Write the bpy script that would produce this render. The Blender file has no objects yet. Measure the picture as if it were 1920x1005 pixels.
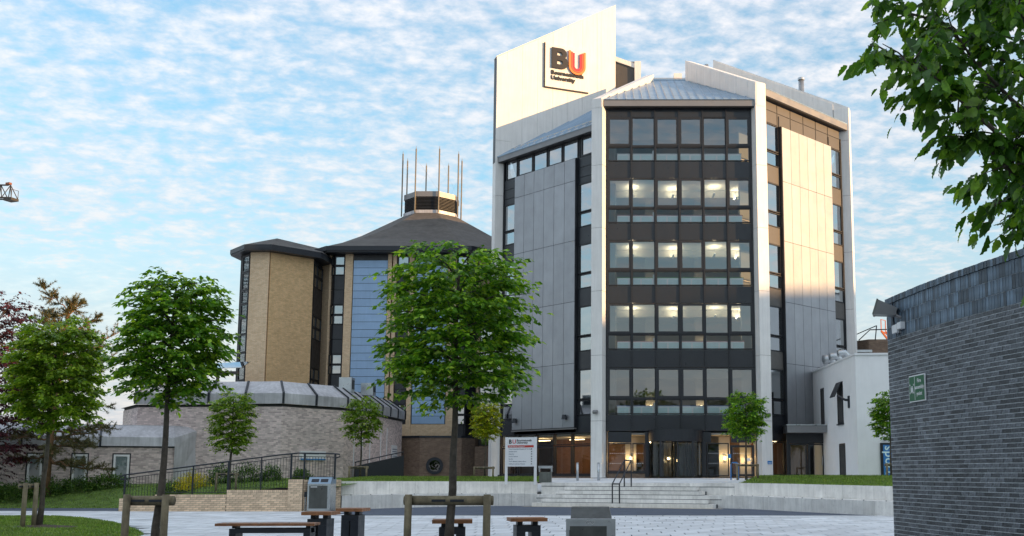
import bpy, math, random
import numpy as np
from mathutils import Vector, Matrix

# ------------------------------------------------------------------ camera, sky, sun, exposure
SC = bpy.context.scene
COL = SC.collection
R = math.radians
cam = bpy.data.cameras.new('camera'); camo = bpy.data.objects.new('camera', cam); COL.objects.link(camo)
cam.sensor_fit = 'HORIZONTAL'; cam.sensor_width = 36.0; cam.lens = 36.0 * 1925 / 1920
cam.shift_x = (960 - 1150) / 1920; cam.shift_y = (641 - 502.5) / 1920
cam.clip_start = 0.1; cam.clip_end = 5000
camo.location = (0, 0, 1.4); camo.rotation_euler = (R(90) + math.atan(1925 / 14900), 0, 0)
SC.camera = camo

SUN_EL, SUN_AZ = 9.3, -22.5          # degrees; azimuth from +X towards +Y
sd = Vector((math.cos(R(SUN_EL)) * math.cos(R(SUN_AZ)), math.cos(R(SUN_EL)) * math.sin(R(SUN_AZ)), math.sin(R(SUN_EL))))
sun = bpy.data.lights.new('sun', 'SUN'); sun.energy = 2.1; sun.angle = R(0.55); sun.color = (1.0, 0.59, 0.26)
suno = bpy.data.objects.new('sun', sun); COL.objects.link(suno)
suno.rotation_euler = sd.to_track_quat('Z', 'Y').to_euler(); suno.location = (60, -10, 40)

W = bpy.data.worlds.new('World'); SC.world = W; W.use_nodes = True
nt = W.node_tree; nt.nodes.clear(); CL_A, CL_B = 1.58, 0.04
def wn(t, **k):
    n = nt.nodes.new(t)
    for a, b in k.items(): setattr(n, a, b)
    return n
def wl(a, b): nt.links.new(a, b)
sky = wn('ShaderNodeTexSky', sky_type='NISHITA'); sky.sun_disc = False
sky.sun_elevation = R(SUN_EL); sky.sun_rotation = R(90 - SUN_AZ)
sky.air_density = 1.0; sky.dust_density = 0.6; sky.ozone_density = 2.0
tc = wn('ShaderNodeTexCoord'); sep = wn('ShaderNodeSeparateXYZ'); wl(tc.outputs['Generated'], sep.inputs[0])
def wm(op, a, b=None, c=None):
    n = wn('ShaderNodeMath', operation=op)
    for i, v in enumerate((a, b, c)):
        if v is None: continue
        if isinstance(v, (int, float)): n.inputs[i].default_value = v
        else: wl(v, n.inputs[i])
    return n.outputs[0]
zz = wm('ADD', wm('MAXIMUM', sep.outputs[2], 0.0), 0.16)
comb = wn('ShaderNodeCombineXYZ')
wl(wm('DIVIDE', sep.outputs[0], zz), comb.inputs[0]); wl(wm('DIVIDE', sep.outputs[1], zz), comb.inputs[1])
def wnoise(scale, detail, rough, dist, sx=1, sy=1, rot=0):
    mp = wn('ShaderNodeMapping'); mp.inputs['Scale'].default_value = (sx, sy, 1); mp.inputs['Rotation'].default_value = (0, 0, rot)
    wl(comb.outputs[0], mp.inputs[0])
    n = wn('ShaderNodeTexNoise'); n.inputs['Scale'].default_value = scale; n.inputs['Detail'].default_value = detail
    n.inputs['Roughness'].default_value = rough; n.inputs['Distortion'].default_value = dist
    wl(mp.outputs[0], n.inputs['Vector']); return n.outputs['Fac']
big = wnoise(0.55, 3, 0.5, 0.3)
fine = wnoise(25.0, 5, 0.6, 0.1, 1.0, 1.15, R(-18))
mid = wnoise(10.0, 4, 0.5, 0.2, 1.0, 1.25, R(-18))
dens = wm('ADD', wm('ADD', wm('MULTIPLY', fine, 0.75), wm('MULTIPLY', mid, 0.6)), wm('MULTIPLY', big, 0.75))
elev = wm('MULTIPLY', wm('SUBTRACT', 0.30, wm('MINIMUM', sep.outputs[2], 0.5)), 0.0)      # more cover towards the horizon
dens = wm('ADD', dens, elev)
ramp = wn('ShaderNodeMapRange'); ramp.interpolation_type = 'SMOOTHSTEP'
wl(dens, ramp.inputs[0]); ramp.inputs[1].default_value = 0.70; ramp.inputs[2].default_value = 1.30
shade = wn('ShaderNodeValToRGB')
shade.color_ramp.elements[0].position = 0.30; shade.color_ramp.elements[0].color = (0.70, 0.80, 0.90, 1)
shade.color_ramp.elements[1].position = 0.62; shade.color_ramp.elements[1].color = (1.0, 0.96, 0.96, 1)
e = shade.color_ramp.elements.new(0.47); e.color = (0.84, 0.84, 0.89, 1)
wl(wm('ADD', wm('MULTIPLY', mid, 0.55), wm('MULTIPLY', fine, 0.45)), shade.inputs[0])
lum = wn('ShaderNodeRGBToBW'); wl(sky.outputs[0], lum.inputs[0])            # clouds are lit by the sky around them, brighter towards the sun
cl = wn('ShaderNodeVectorMath', operation='SCALE'); wl(shade.outputs[0], cl.inputs[0]); wl(wm('MULTIPLY', wm('ADD', wm('MULTIPLY', lum.outputs[0], CL_B), CL_A), wm('ADD', wm('MULTIPLY', wm('MAXIMUM', sep.outputs[2], 0.0), 0.95), 0.82)), cl.inputs['Scale'])   # overcast law: brighter overhead
mixc = wn('ShaderNodeMix', data_type='RGBA')
hz = wn('ShaderNodeMapRange'); hz.interpolation_type = 'SMOOTHSTEP'; wl(sep.outputs[2], hz.inputs[0])     # thin cloud bank thickening to the horizon
hz.inputs[1].default_value = 0.34; hz.inputs[2].default_value = 0.02; hz.inputs[3].default_value = 0.0; hz.inputs[4].default_value = 0.97
wl(wm('MAXIMUM', wm('MULTIPLY', ramp.outputs[0], 0.84), hz.outputs[0]), mixc.inputs[0])
haz = wn('ShaderNodeMix', data_type='RGBA', blend_type='MULTIPLY'); haz.inputs[0].default_value = 1.0
cmp_ = wn('ShaderNodeVectorMath', operation='SCALE'); wl(sky.outputs[0], cmp_.inputs[0])
wl(wm('DIVIDE', 1.25, wm('ADD', wm('MULTIPLY', lum.outputs[0], 0.28), 1.0)), cmp_.inputs['Scale'])
wl(cmp_.outputs[0], haz.inputs[6]); haz.inputs[7].default_value = (0.66, 0.76, 0.70, 1)
wl(haz.outputs[2], mixc.inputs[6]); wl(cl.outputs[0], mixc.inputs[7])
bg = wn('ShaderNodeBackground'); bg.inputs[1].default_value = 0.145
wl(mixc.outputs[2], bg.inputs[0])
wo = wn('ShaderNodeOutputWorld'); wl(bg.outputs[0], wo.inputs[0])
SC.view_settings.view_transform = 'Standard'; SC.view_settings.look = 'None'
SC.view_settings.exposure = 1.95; SC.view_settings.gamma = 1.0; SC.view_settings.use_curve_mapping = False
SC.render.engine = 'CYCLES'
SC.cycles.max_bounces = 8; SC.cycles.transparent_max_bounces = 12; SC.cycles.caustics_reflective = False; SC.cycles.caustics_refractive = False

# ------------------------------------------------------------------ materials
def N(t, ty, **k):
    n = t.nodes.new(ty)
    for a, b in k.items(): setattr(n, a, b)
    return n
def newmat(name):
    m = bpy.data.materials.new(name); m.use_nodes = True; t = m.node_tree
    return m, t, t.nodes['Principled BSDF']
def mulcol(t, a, fac):
    x = N(t, 'ShaderNodeMix', data_type='RGBA', blend_type='MULTIPLY'); x.inputs[0].default_value = 1.0
    t.links.new(a, x.inputs[6]); t.links.new(fac, x.inputs[7]); return x.outputs[2]
def noise(t, scale, detail=4, vec=None, rough=0.55, dist=0):
    n = N(t, 'ShaderNodeTexNoise'); n.inputs['Scale'].default_value = scale; n.inputs['Detail'].default_value = detail
    n.inputs['Roughness'].default_value = rough; n.inputs['Distortion'].default_value = dist
    if vec is None: vec = N(t, 'ShaderNodeTexCoord').outputs['Object']
    t.links.new(vec, n.inputs['Vector']); return n.outputs['Fac']
def mrange(t, a, lo, hi, i0=0.3, i1=0.7):
    r = N(t, 'ShaderNodeMapRange'); t.links.new(a, r.inputs[0])
    r.inputs[1].default_value = i0; r.inputs[2].default_value = i1; r.inputs[3].default_value = lo; r.inputs[4].default_value = hi
    return r.outputs[0]
def smap(t, sc):
    tc = N(t, 'ShaderNodeTexCoord'); mp = N(t, 'ShaderNodeMapping'); mp.inputs['Scale'].default_value = sc
    t.links.new(tc.outputs['Object'], mp.inputs[0]); return mp.outputs[0]
def bump(t, p, h, strength, dist=0.01):
    b = N(t, 'ShaderNodeBump'); b.inputs['Strength'].default_value = strength; b.inputs['Distance'].default_value = dist
    t.links.new(h, b.inputs['Height']); t.links.new(b.outputs[0], p.inputs['Normal'])
def rnd(t):
    oi = N(t, 'ShaderNodeObjectInfo'); g = N(t, 'ShaderNodeNewGeometry')
    a = N(t, 'ShaderNodeMath', operation='ADD'); t.links.new(oi.outputs['Random'], a.inputs[0]); t.links.new(g.outputs['Random Per Island'], a.inputs[1])
    f = N(t, 'ShaderNodeMath', operation='FRACT'); t.links.new(a.outputs[0], f.inputs[0]); return f.outputs[0]
def M(name, col, rough=0.6, metal=0.0, var=0.12, scale=3.0, bmp=0.0, bscale=60, pvar=0.0, streak=0.0, spec=0.5, emis=None, es=0, stain=0.0):
    m, t, p = newmat(name)
    rgb = N(t, 'ShaderNodeRGB'); rgb.outputs[0].default_value = (*col, 1); c = rgb.outputs[0]
    if var: c = mulcol(t, c, mrange(t, noise(t, scale, 6, rough=0.65), 1 - var, 1 + var))
    if streak: c = mulcol(t, c, mrange(t, noise(t, 1.0, 5, smap(t, (7, 7, 0.5)), 0.6), 1 - streak, 1 + streak * 0.4))
    if stain: c = mulcol(t, c, mrange(t, noise(t, 0.55, 6, rough=0.7, dist=0.6), 1 - stain, 1.04, 0.36, 0.52)); c = mulcol(t, c, mrange(t, noise(t, 9, 3), 1 - stain * .8, 1.0, 0.30, 0.40))
    if pvar: c = mulcol(t, c, mrange(t, rnd(t), 1 - pvar, 1 + pvar, 0, 1))
    t.links.new(c, p.inputs['Base Color'])
    p.inputs['Roughness'].default_value = rough; p.inputs['Metallic'].default_value = metal; p.inputs['Specular IOR Level'].default_value = spec
    if var: t.links.new(mrange(t, noise(t, scale * 2.3, 5), max(0.05, rough - 0.08), min(1, rough + 0.1)), p.inputs['Roughness'])
    if bmp: bump(t, p, noise(t, bscale, 5), bmp)
    if emis: p.inputs['Emission Color'].default_value = (*emis, 1); p.inputs['Emission Strength'].default_value = es
    return m
def MBRICK(name, c1, c2, mortar, bias, var=0.18, bmp=0.5, stain=0.15, thr=None, bw=0.225):
    m, t, p = newmat(name)
    uv = N(t, 'ShaderNodeTexCoord').outputs['UV']
    b = N(t, 'ShaderNodeTexBrick'); t.links.new(uv, b.inputs['Vector'])
    b.inputs['Color1'].default_value = (*c1, 1); b.inputs['Color2'].default_value = (*c2, 1); b.inputs['Mortar'].default_value = (*mortar, 1)
    b.inputs['Scale'].default_value = 1; b.inputs['Mortar Size'].default_value = 0.006; b.inputs['Bias'].default_value = bias
    b.inputs['Brick Width'].default_value = bw; b.inputs['Row Height'].default_value = 0.075; b.inputs['Mortar Smooth'].default_value = 0.2
    bc = b.outputs['Color']
    if thr:
        b.inputs['Color1'].default_value = (0, 0, 0, 1); b.inputs['Color2'].default_value = (1, 1, 1, 1); b.inputs['Bias'].default_value = 0
        rp = N(t, 'ShaderNodeValToRGB'); t.links.new(bc, rp.inputs[0]); rp.color_ramp.interpolation = 'CONSTANT'
        rp.color_ramp.elements[0].color = (*[q * .84 for q in c1], 1); rp.color_ramp.elements[1].position = thr; rp.color_ramp.elements[1].color = (*c2, 1)
        e2 = rp.color_ramp.elements.new(thr * .4); e2.color = (*c1, 1); e3 = rp.color_ramp.elements.new(thr * .75); e3.color = (*[q * 1.1 for q in c1], 1)
        mx = N(t, 'ShaderNodeMix', data_type='RGBA'); t.links.new(b.outputs['Fac'], mx.inputs[0]); t.links.new(rp.outputs[0], mx.inputs[6]); mx.inputs[7].default_value = (*mortar, 1); bc = mx.outputs[2]
    c = mulcol(t, bc, mrange(t, noise(t, 5, 6, rough=0.7), 1 - var, 1 + var))
    c = mulcol(t, c, mrange(t, noise(t, 0.35, 4, smap(t, (1, 1, 0.5))), 1 - stain, 1 + stain))
    t.links.new(c, p.inputs['Base Color']); p.inputs['Roughness'].default_value = 0.85
    iv = N(t, 'ShaderNodeMath', operation='SUBTRACT'); iv.inputs[0].default_value = 1; t.links.new(b.outputs['Fac'], iv.inputs[1])
    bump(t, p, iv.outputs[0], bmp, 0.01)
    return m
def MLEAF(name, ca, cb, cc, trans=0.35):
    m, t, p = newmat(name)
    rp = N(t, 'ShaderNodeValToRGB'); r = rnd(t); t.links.new(r, rp.inputs[0])
    rp.color_ramp.elements[0].color = (*ca, 1); rp.color_ramp.elements[1].color = (*cc, 1); rp.color_ramp.elements[1].position = 1.0
    el = rp.color_ramp.elements.new(0.6); el.color = (*cb, 1)
    lc = mulcol(t, rp.outputs[0], mrange(t, noise(t, 2.6, 3), 0.55, 1.45)); lc = mulcol(t, lc, mrange(t, noise(t, 28, 2), 0.8, 1.2))
    t.links.new(lc, p.inputs['Base Color']); p.inputs['Roughness'].default_value = 0.42; p.inputs['Specular IOR Level'].default_value = 0.45
    tr = N(t, 'ShaderNodeBsdfTranslucent')
    g = N(t, 'ShaderNodeMix', data_type='RGBA', blend_type='MULTIPLY'); g.inputs[0].default_value = 1; t.links.new(lc, g.inputs[6]); g.inputs[7].default_value = (1.9, 1.7, 0.7, 1)
    t.links.new(g.outputs[2], tr.inputs[0])
    mx = N(t, 'ShaderNodeMixShader'); mx.inputs[0].default_value = trans
    t.links.new(p.outputs[0], mx.inputs[1]); t.links.new(tr.outputs[0], mx.inputs[2])
    t.links.new(mx.outputs[0], t.nodes['Material Output'].inputs[0])
    return m
def MGLASS(name, tint, refl, rough=0.0, wav=0.015):
    m, t, p = newmat(name); t.nodes.remove(p)
    tr = N(t, 'ShaderNodeBsdfTransparent'); tr.inputs[0].default_value = (*tint, 1)
    gl = N(t, 'ShaderNodeBsdfGlossy'); gl.inputs[0].default_value = (0.92, 0.97, 1.0, 1); gl.inputs['Roughness'].default_value = rough
    b = N(t, 'ShaderNodeBump'); b.inputs['Strength'].default_value = wav; b.inputs['Distance'].default_value = 0.05
    t.links.new(noise(t, 1.1, 2), b.inputs['Height']); t.links.new(b.outputs[0], gl.inputs['Normal'])
    fr = N(t, 'ShaderNodeFresnel'); fr.inputs[0].default_value = 1.5
    a = N(t, 'ShaderNodeMath', operation='ADD', use_clamp=True); t.links.new(fr.outputs[0], a.inputs[0]); a.inputs[1].default_value = refl
    mx = N(t, 'ShaderNodeMixShader'); t.links.new(a.outputs[0], mx.inputs[0]); t.links.new(tr.outputs[0], mx.inputs[1]); t.links.new(gl.outputs[0], mx.inputs[2])
    t.links.new(mx.outputs[0], t.nodes['Material Output'].inputs[0])
    return m

m_white = M('white_cladding', (0.80, 0.79, 0.77), 0.45, 0, 0.05, 1.2, streak=0.09)
m_grey = M('grey_cladding', (0.36, 0.375, 0.40), 0.50, 0.6, 0.06, 0.8, pvar=0.05, streak=0.04)
m_dark = M('dark_frame', (0.014, 0.016, 0.021), 0.45, 0, 0.1, 4)
m_spand = M('spandrel', (0.017, 0.020, 0.026), 0.35, 0, 0.1, 1.5, pvar=0.10)
m_bronze = M('clerestory_panel', (0.085, 0.08, 0.075), 0.5, 0.0, 0.04, 1.5, pvar=0.08)
m_fascia = M('fascia_metal', (0.22, 0.22, 0.225), 0.4, 0.4, 0.06, 1)
m_zinc = M('zinc_roof', (0.26, 0.36, 0.46), 0.42, 0.45, 0.10, 0.8, pvar=0.04)
m_glass = MGLASS('window_glass', (0.74, 0.82, 0.84), 0.17)
m_glass2 = MGLASS('balustrade_glass', (0.97, 0.99, 0.99), 0.02)
m_glassr = MGLASS('side_window_glass', (0.45, 0.5, 0.52), 0.42)
m_glassd = MGLASS('door_glass', (0.82, 0.86, 0.86), 0.03)
m_glassk = MGLASS('dark_round_glass', (0.1, 0.11, 0.12), 0.05)
m_glasslow = MGLASS('office_glass', (0.8, 0.85, 0.86), 0.02)
m_glasst = MGLASS('tower_window_glass', (0.3, 0.35, 0.38), 0.40)
m_int = M('interior_plaster', (0.55, 0.53, 0.48), 0.8, 0, 0.06, 1)
m_ceil = M('interior_ceiling', (0.62, 0.60, 0.55), 0.8, 0, 0.05, 1)
m_carpet = M('interior_floor', (0.16, 0.15, 0.14), 0.9, 0, 0.15, 3)
m_cab = M('cabinet_white', (0.92, 0.95, 0.95), 0.5, 0, 0.03, 2)
m_teal = M('cabinet_front', (0.70, 0.90, 0.91), 0.35, 0, 0.06, 2, pvar=0.06)
m_lamp = M('lamp_glow', (0.9, 0.8, 0.6), 0.5, 0, 0, emis=(1.0, 0.78, 0.45), es=1.1)
m_wood = M('bench_wood', (0.30, 0.125, 0.05), 0.5, 0, 0.25, 6, streak=0.15, pvar=0.12)
m_post = M('weathered_post', (0.235, 0.195, 0.125), 0.9, 0, 0.3, 7, bmp=0.5, bscale=25, streak=0.35)
m_black = M('black_steel', (0.012, 0.016, 0.024), 0.42, 0, 0.1, 5)
m_steel = M('stainless_steel', (0.50, 0.53, 0.55), 0.32, 0.85, 0.10, 2, streak=0.08)
m_steelk = M('dark_steel_door', (0.10, 0.105, 0.10), 0.35, 0.5, 0.2, 3, streak=0.2)
m_steeld = M('dull_steel', (0.16, 0.17, 0.155), 0.38, 0.6, 0.18, 3, streak=0.2)
m_stone = M('pale_stone', (0.80, 0.78, 0.74), 0.8, 0, 0.10, 2.2, bmp=0.15, bscale=40, pvar=0.06, streak=0.16, stain=0.12)
m_pave = M('paving_slab', (0.68, 0.70, 0.72), 0.75, 0, 0.12, 0.7, bmp=0.2, bscale=50, pvar=0.14, stain=0.22)
m_joint = M('joint_sand', (0.10, 0.11, 0.12), 0.95, 0, 0.2, 3)
m_court = M('court_paving', (0.42, 0.43, 0.44), 0.85, 0, 0.15, 0.6, bmp=0.2, bscale=30)
m_asph = M('asphalt', (0.085, 0.105, 0.145), 0.85, 0, 0.18, 1.2, bmp=0.5, bscale=120)
m_grass = M('grass_ground', (0.10, 0.165, 0.028), 0.95, 0, 0.45, 2.2, bmp=0.8, bscale=45)
m_blade = MLEAF('grass_blades', (0.08, 0.160, 0.018), (0.15, 0.26, 0.032), (0.27, 0.32, 0.08), 0.25)
m_soil = M('soil_bark', (0.075, 0.05, 0.035), 0.95, 0, 0.4, 8, bmp=0.8, bscale=40)
m_bark = M('tree_bark', (0.085, 0.07, 0.055), 0.9, 0, 0.4, 9, bmp=0.9, bscale=22, streak=0.3)
m_barkp = M('pine_bark', (0.20, 0.11, 0.055), 0.9, 0, 0.4, 6, bmp=0.9, bscale=18)
m_leafA = MLEAF('leaf_green', (0.040, 0.120, 0.010), (0.115, 0.275, 0.020), (0.38, 0.56, 0.06), 0.45)
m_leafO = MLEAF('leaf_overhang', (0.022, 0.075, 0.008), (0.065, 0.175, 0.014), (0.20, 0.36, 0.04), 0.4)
m_leafB = MLEAF('leaf_hornbeam', (0.075, 0.160, 0.012), (0.165, 0.290, 0.024), (0.36, 0.47, 0.06), 0.45)
m_leafY = MLEAF('leaf_yellow_green', (0.13, 0.22, 0.014), (0.32, 0.38, 0.025), (0.60, 0.56, 0.04), 0.45)
m_leafR = MLEAF('leaf_copper', (0.030, 0.008, 0.012), (0.075, 0.018, 0.028), (0.14, 0.035, 0.04), 0.25)
m_leafN = MLEAF('pine_needles', (0.04, 0.055, 0.02), (0.10, 0.105, 0.035), (0.19, 0.15, 0.05), 0.2)
m_leafH = MLEAF('hedge_leaf', (0.030, 0.080, 0.012), (0.065, 0.150, 0.022), (0.16, 0.25, 0.04), 0.25)
m_leafF = MLEAF('flower_yellow', (0.30, 0.30, 0.01), (0.62, 0.56, 0.02), (0.8, 0.66, 0.03), 0.25)
m_buff = MBRICK('buff_brick', (0.72, 0.48, 0.24), (0.58, 0.37, 0.17), (0.42, 0.34, 0.24), -0.2, 0.15, 0.4, 0.10)
m_buffl = MBRICK('pale_buff_brick', (0.76, 0.57, 0.37), (0.64, 0.45, 0.27), (0.46, 0.40, 0.32), -0.2, 0.12, 0.4, 0.08)
m_brown = MBRICK('brown_brick', (0.23, 0.16, 0.11), (0.16, 0.105, 0.075), (0.20, 0.17, 0.14), 0.0)
m_pink = MBRICK('pink_grey_brick', (0.70, 0.575, 0.545), (0.47, 0.375, 0.36), (0.54, 0.47, 0.44), -0.52, 0.12, 0.5, 0.08, thr=0.80, bw=0.225)
m_bbrick = M('buff_wall_brick', (0.70, 0.53, 0.37), 0.85, 0, 0.16, 9, bmp=0.3, bscale=60, pvar=0.20)
m_bmort = M('buff_wall_mortar', (0.20, 0.155, 0.115), 0.95, 0, 0.15, 6)
def MENG():
    m, t, p = newmat('engineering_brick')
    rgb = N(t, 'ShaderNodeRGB'); rgb.outputs[0].default_value = (0.066, 0.073, 0.083, 1); c = rgb.outputs[0]
    c = mulcol(t, c, mrange(t, noise(t, 34, 5, rough=0.75), 0.25, 2.6, 0.35, 0.68))
    c = mulcol(t, c, mrange(t, noise(t, 1.0, 4), 0.8, 1.25))
    c = mulcol(t, c, mrange(t, rnd(t), 0.45, 1.55, 0, 1))
    t.links.new(c, p.inputs['Base Color']); p.inputs['Roughness'].default_value = 0.55
    bump(t, p, noise(t, 45, 5), 0.6, 0.008); return m
m_eng = MENG()
m_engt = M('engineering_tile', (0.085, 0.125, 0.170), 0.45, 0, 0.35, 10, bmp=0.4, bscale=40, pvar=0.62, streak=0.5)
m_emort = M('grey_mortar', (0.60, 0.64, 0.67), 0.95, 0, 0.25, 5)
m_blue = M('blue_cladding', (0.31, 0.47, 0.69), 0.45, 0.1, 0.06, 1.0, pvar=0.06, streak=0.06)
m_slate = M('slate_roof', (0.090, 0.080, 0.070), 0.75, 0, 0.25, 1.2, bmp=0.6, bscale=9, streak=0.15)
m_lead = M('lead_cladding', (0.50, 0.50, 0.52), 0.50, 0.25, 0.24, 0.9, streak=0.22)
m_render = M('white_render', (0.88, 0.885, 0.89), 0.75, 0, 0.04, 1.0, bmp=0.08, bscale=90, streak=0.03)
m_louv = M('louvre', (0.032, 0.036, 0.042), 0.45, 0.2, 0.1, 3)
m_mast = M('mast_metal', (0.20, 0.18, 0.14), 0.5, 0.4, 0.1, 3)
m_signw = M('sign_white', (0.80, 0.81, 0.82), 0.4, 0, 0.02, 2)
m_ink = M('sign_ink', (0.012, 0.012, 0.016), 0.45, 0, 0)
m_inkg = M('sign_grey_ink', (0.12, 0.15, 0.22), 0.5, 0, 0)
m_red = M('sign_red', (0.50, 0.045, 0.03), 0.5, 0, 0)
m_u1 = M('letter_orange', (0.75, 0.22, 0.05), 0.4, 0, 0)
m_u2 = M('letter_coral', (0.72, 0.10, 0.05), 0.4, 0, 0)
m_u3 = M('letter_crimson', (0.60, 0.03, 0.06), 0.4, 0, 0)
m_green = M('safety_green', (0.008, 0.115, 0.045), 0.4, 0, 0.08, 3)
m_banner = M('banner_blue', (0.03, 0.20, 0.52), 0.55, 0, 0.05, 2)
m_craneb = M('crane_box', (0.20, 0.07, 0.035), 0.6, 0, 0.1, 1)
m_crane = M('crane_dark', (0.04, 0.035, 0.03), 0.6, 0, 0.1, 1)
m_craneo = M('crane_orange', (0.55, 0.13, 0.03), 0.6, 0, 0.1, 1)
m_blind = M('window_blind', (0.62, 0.68, 0.68), 0.7, 0, 0.05, 2)
m_dint = M('dark_interior', (0.05, 0.05, 0.05), 0.9, 0, 0.1, 2)
m_wall2 = M('timber_wall', (0.24, 0.11, 0.05), 0.6, 0, 0.15, 2, streak=0.15)

# ------------------------------------------------------------------ mesh helpers
class MB:
    def __init__(s): s.v = []; s.f = []; s.uv = []
    def face(s, pts, uvs=None):
        b = len(s.v); s.v.extend([tuple(p) for p in pts]); s.f.append(tuple(range(b, b + len(pts))))
        if uvs is None: uvs = [(p[0] + p[1], p[2]) for p in pts]
        s.uv.append(uvs); return s
    def hexa(s, o, a, b, c, uvo=(0, 0, 0)):
        """box from corner o along vectors a (u), b (depth), c (up)"""
        o, a, b, c = Vector(o), Vector(a), Vector(b), Vector(c)
        la, lb, lc = a.length, b.length, c.length; u0, d0, z0 = uvo
        p = [o, o + a, o + a + b, o + b, o + c, o + a + c, o + a + b + c, o + b + c]
        if a.cross(b).dot(c) < 0: fl = True
        else: fl = False
        L = [((0, 3, 2, 1), ((0, 0), (0, lb), (la, lb), (la, 0)), (u0, d0)), ((4, 5, 6, 7), ((0, 0), (la, 0), (la, lb), (0, lb)), (u0, d0)),
             ((0, 1, 5, 4), ((0, 0), (la, 0), (la, lc), (0, lc)), (u0, z0)), ((2, 3, 7, 6), ((la, 0), (0, 0), (0, lc), (la, lc)), (u0, z0)),
             ((1, 2, 6, 5), ((0, 0), (lb, 0), (lb, lc), (0, lc)), (d0, z0)), ((3, 0, 4, 7), ((lb, 0), (0, 0), (0, lc), (lb, lc)), (d0, z0))]
        for ix, uv, (ou, ov) in L:
            pts = [p[i] for i in ix]; uvs = [(q[0] + ou, q[1] + ov) for q in uv]
            if fl: pts.reverse(); uvs.reverse()
            s.face(pts, uvs)
        return s
    def box(s, x0, x1, y0, y1, z0, z1):
        return s.hexa((x0, y0, z0), (x1 - x0, 0, 0), (0, y1 - y0, 0), (0, 0, z1 - z0), (x0, y0, z0))
    def prism(s, poly, z0, z1):
        """vertical prism; poly counter-clockwise from above; z0/z1 number or list"""
        n = len(poly); a = z0 if isinstance(z0, (list, tuple)) else [z0] * n; b = z1 if isinstance(z1, (list, tuple)) else [z1] * n
        s.face([(poly[i][0], poly[i][1], b[i]) for i in range(n)], [(poly[i][0], poly[i][1]) for i in range(n)])
        s.face([(poly[i][0], poly[i][1], a[i]) for i in reversed(range(n))], [(poly[i][0], poly[i][1]) for i in reversed(range(n))])
        u = 0
        for i in range(n):
            j = (i + 1) % n; l = math.dist(poly[i], poly[j])
            s.face([(*poly[i], a[i]), (*poly[j], a[j]), (*poly[j], b[j]), (*poly[i], b[i])], [(u, a[i]), (u + l, a[j]), (u + l, b[j]), (u, b[i])]); u += l
        return s
    def tube(s, pts, rs, n=8, cap=True):
        pts = [Vector(p) for p in pts]
        if not isinstance(rs, (list, tuple)): rs = [rs] * len(pts)
        rings = []
        for i, p in enumerate(pts):
            d = (pts[min(i + 1, len(pts) - 1)] - pts[max(i - 1, 0)]).normalized()
            a = d.cross(Vector((0, 0, 1)) if abs(d.z) < 0.9 else Vector((1, 0, 0))).normalized(); b = d.cross(a)
            rings.append([p + (a * math.cos(2 * math.pi * k / n) + b * math.sin(2 * math.pi * k / n)) * rs[i] for k in range(n)])
        base = len(s.v)
        for r in rings: s.v.extend([tuple(q) for q in r])
        for i in range(len(rings) - 1):
            for k in range(n):
                q = (k + 1) % n; s.f.append((base + i * n + k, base + i * n + q, base + (i + 1) * n + q, base + (i + 1) * n + k)[::-1]); s.uv.append([(k * .1, i * .3), (q * .1, i * .3), (q * .1, i * .3 + .3), (k * .1, i * .3 + .3)])
        if cap:
            s.f.append(tuple(base + k for k in range(n))); s.uv.append([(0, 0)] * n)
            s.f.append(tuple(base + (len(rings) - 1) * n + k for k in reversed(range(n)))); s.uv.append([(0, 0)] * n)
        return s
    def mesh(s, name, mat):
        me = bpy.data.meshes.new(name); me.from_pydata(s.v, [], s.f)
        ul = me.uv_layers.new(name='UVMap'); flat = [c for f in s.uv for q in f for c in q]
        ul.data.foreach_set('uv', flat); me.materials.append(mat); me.update(); return me
    def build(s, name, mat, parent=None, smooth=False):
        me = s.mesh(name, mat)
        if smooth: me.polygons.foreach_set('use_smooth', [True] * len(me.polygons))
        return link(name, me, parent)
def link(name, me, parent=None):
    o = bpy.data.objects.new(name, me); COL.objects.link(o)
    if parent: setp(o, parent)
    return o
def wloc(o):
    v = Vector(o.location)
    while o.parent: o = o.parent; v = v + Vector(o.location)
    return v
WORLD = {}
def setp(o, parent):
    o.parent = parent; o.matrix_parent_inverse = WORLD.get(parent.name, Matrix.Identity(4)).inverted()
def tag(o, label=None, cat=None, group=None, kind=None):
    if label: o['label'] = label
    if cat: o['category'] = cat
    if group: o['group'] = group
    if kind: o['kind'] = kind
    return o
def thing(name, loc, label, cat, group=None):
    o = bpy.data.objects.new(name, None); COL.objects.link(o); o.location = loc; o.empty_display_size = 0.3
    WORLD[o.name] = Matrix.Translation(Vector(loc)); tag(o, label, cat, group); return o
def struct(name, mb, mat): return tag(mb.build(name, mat), kind='structure')
def copy_thing(src, delta, label, group=None):
    c = src.copy(); COL.objects.link(c); c.location = Vector(src.location) + Vector(delta); c['label'] = label
    if group: c['group'] = group
    for ch in src.children:
        k = ch.copy(); COL.objects.link(k); k.parent = c
        for g in ch.children:
            q = g.copy(); COL.objects.link(q); q.parent = k
    return c
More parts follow.
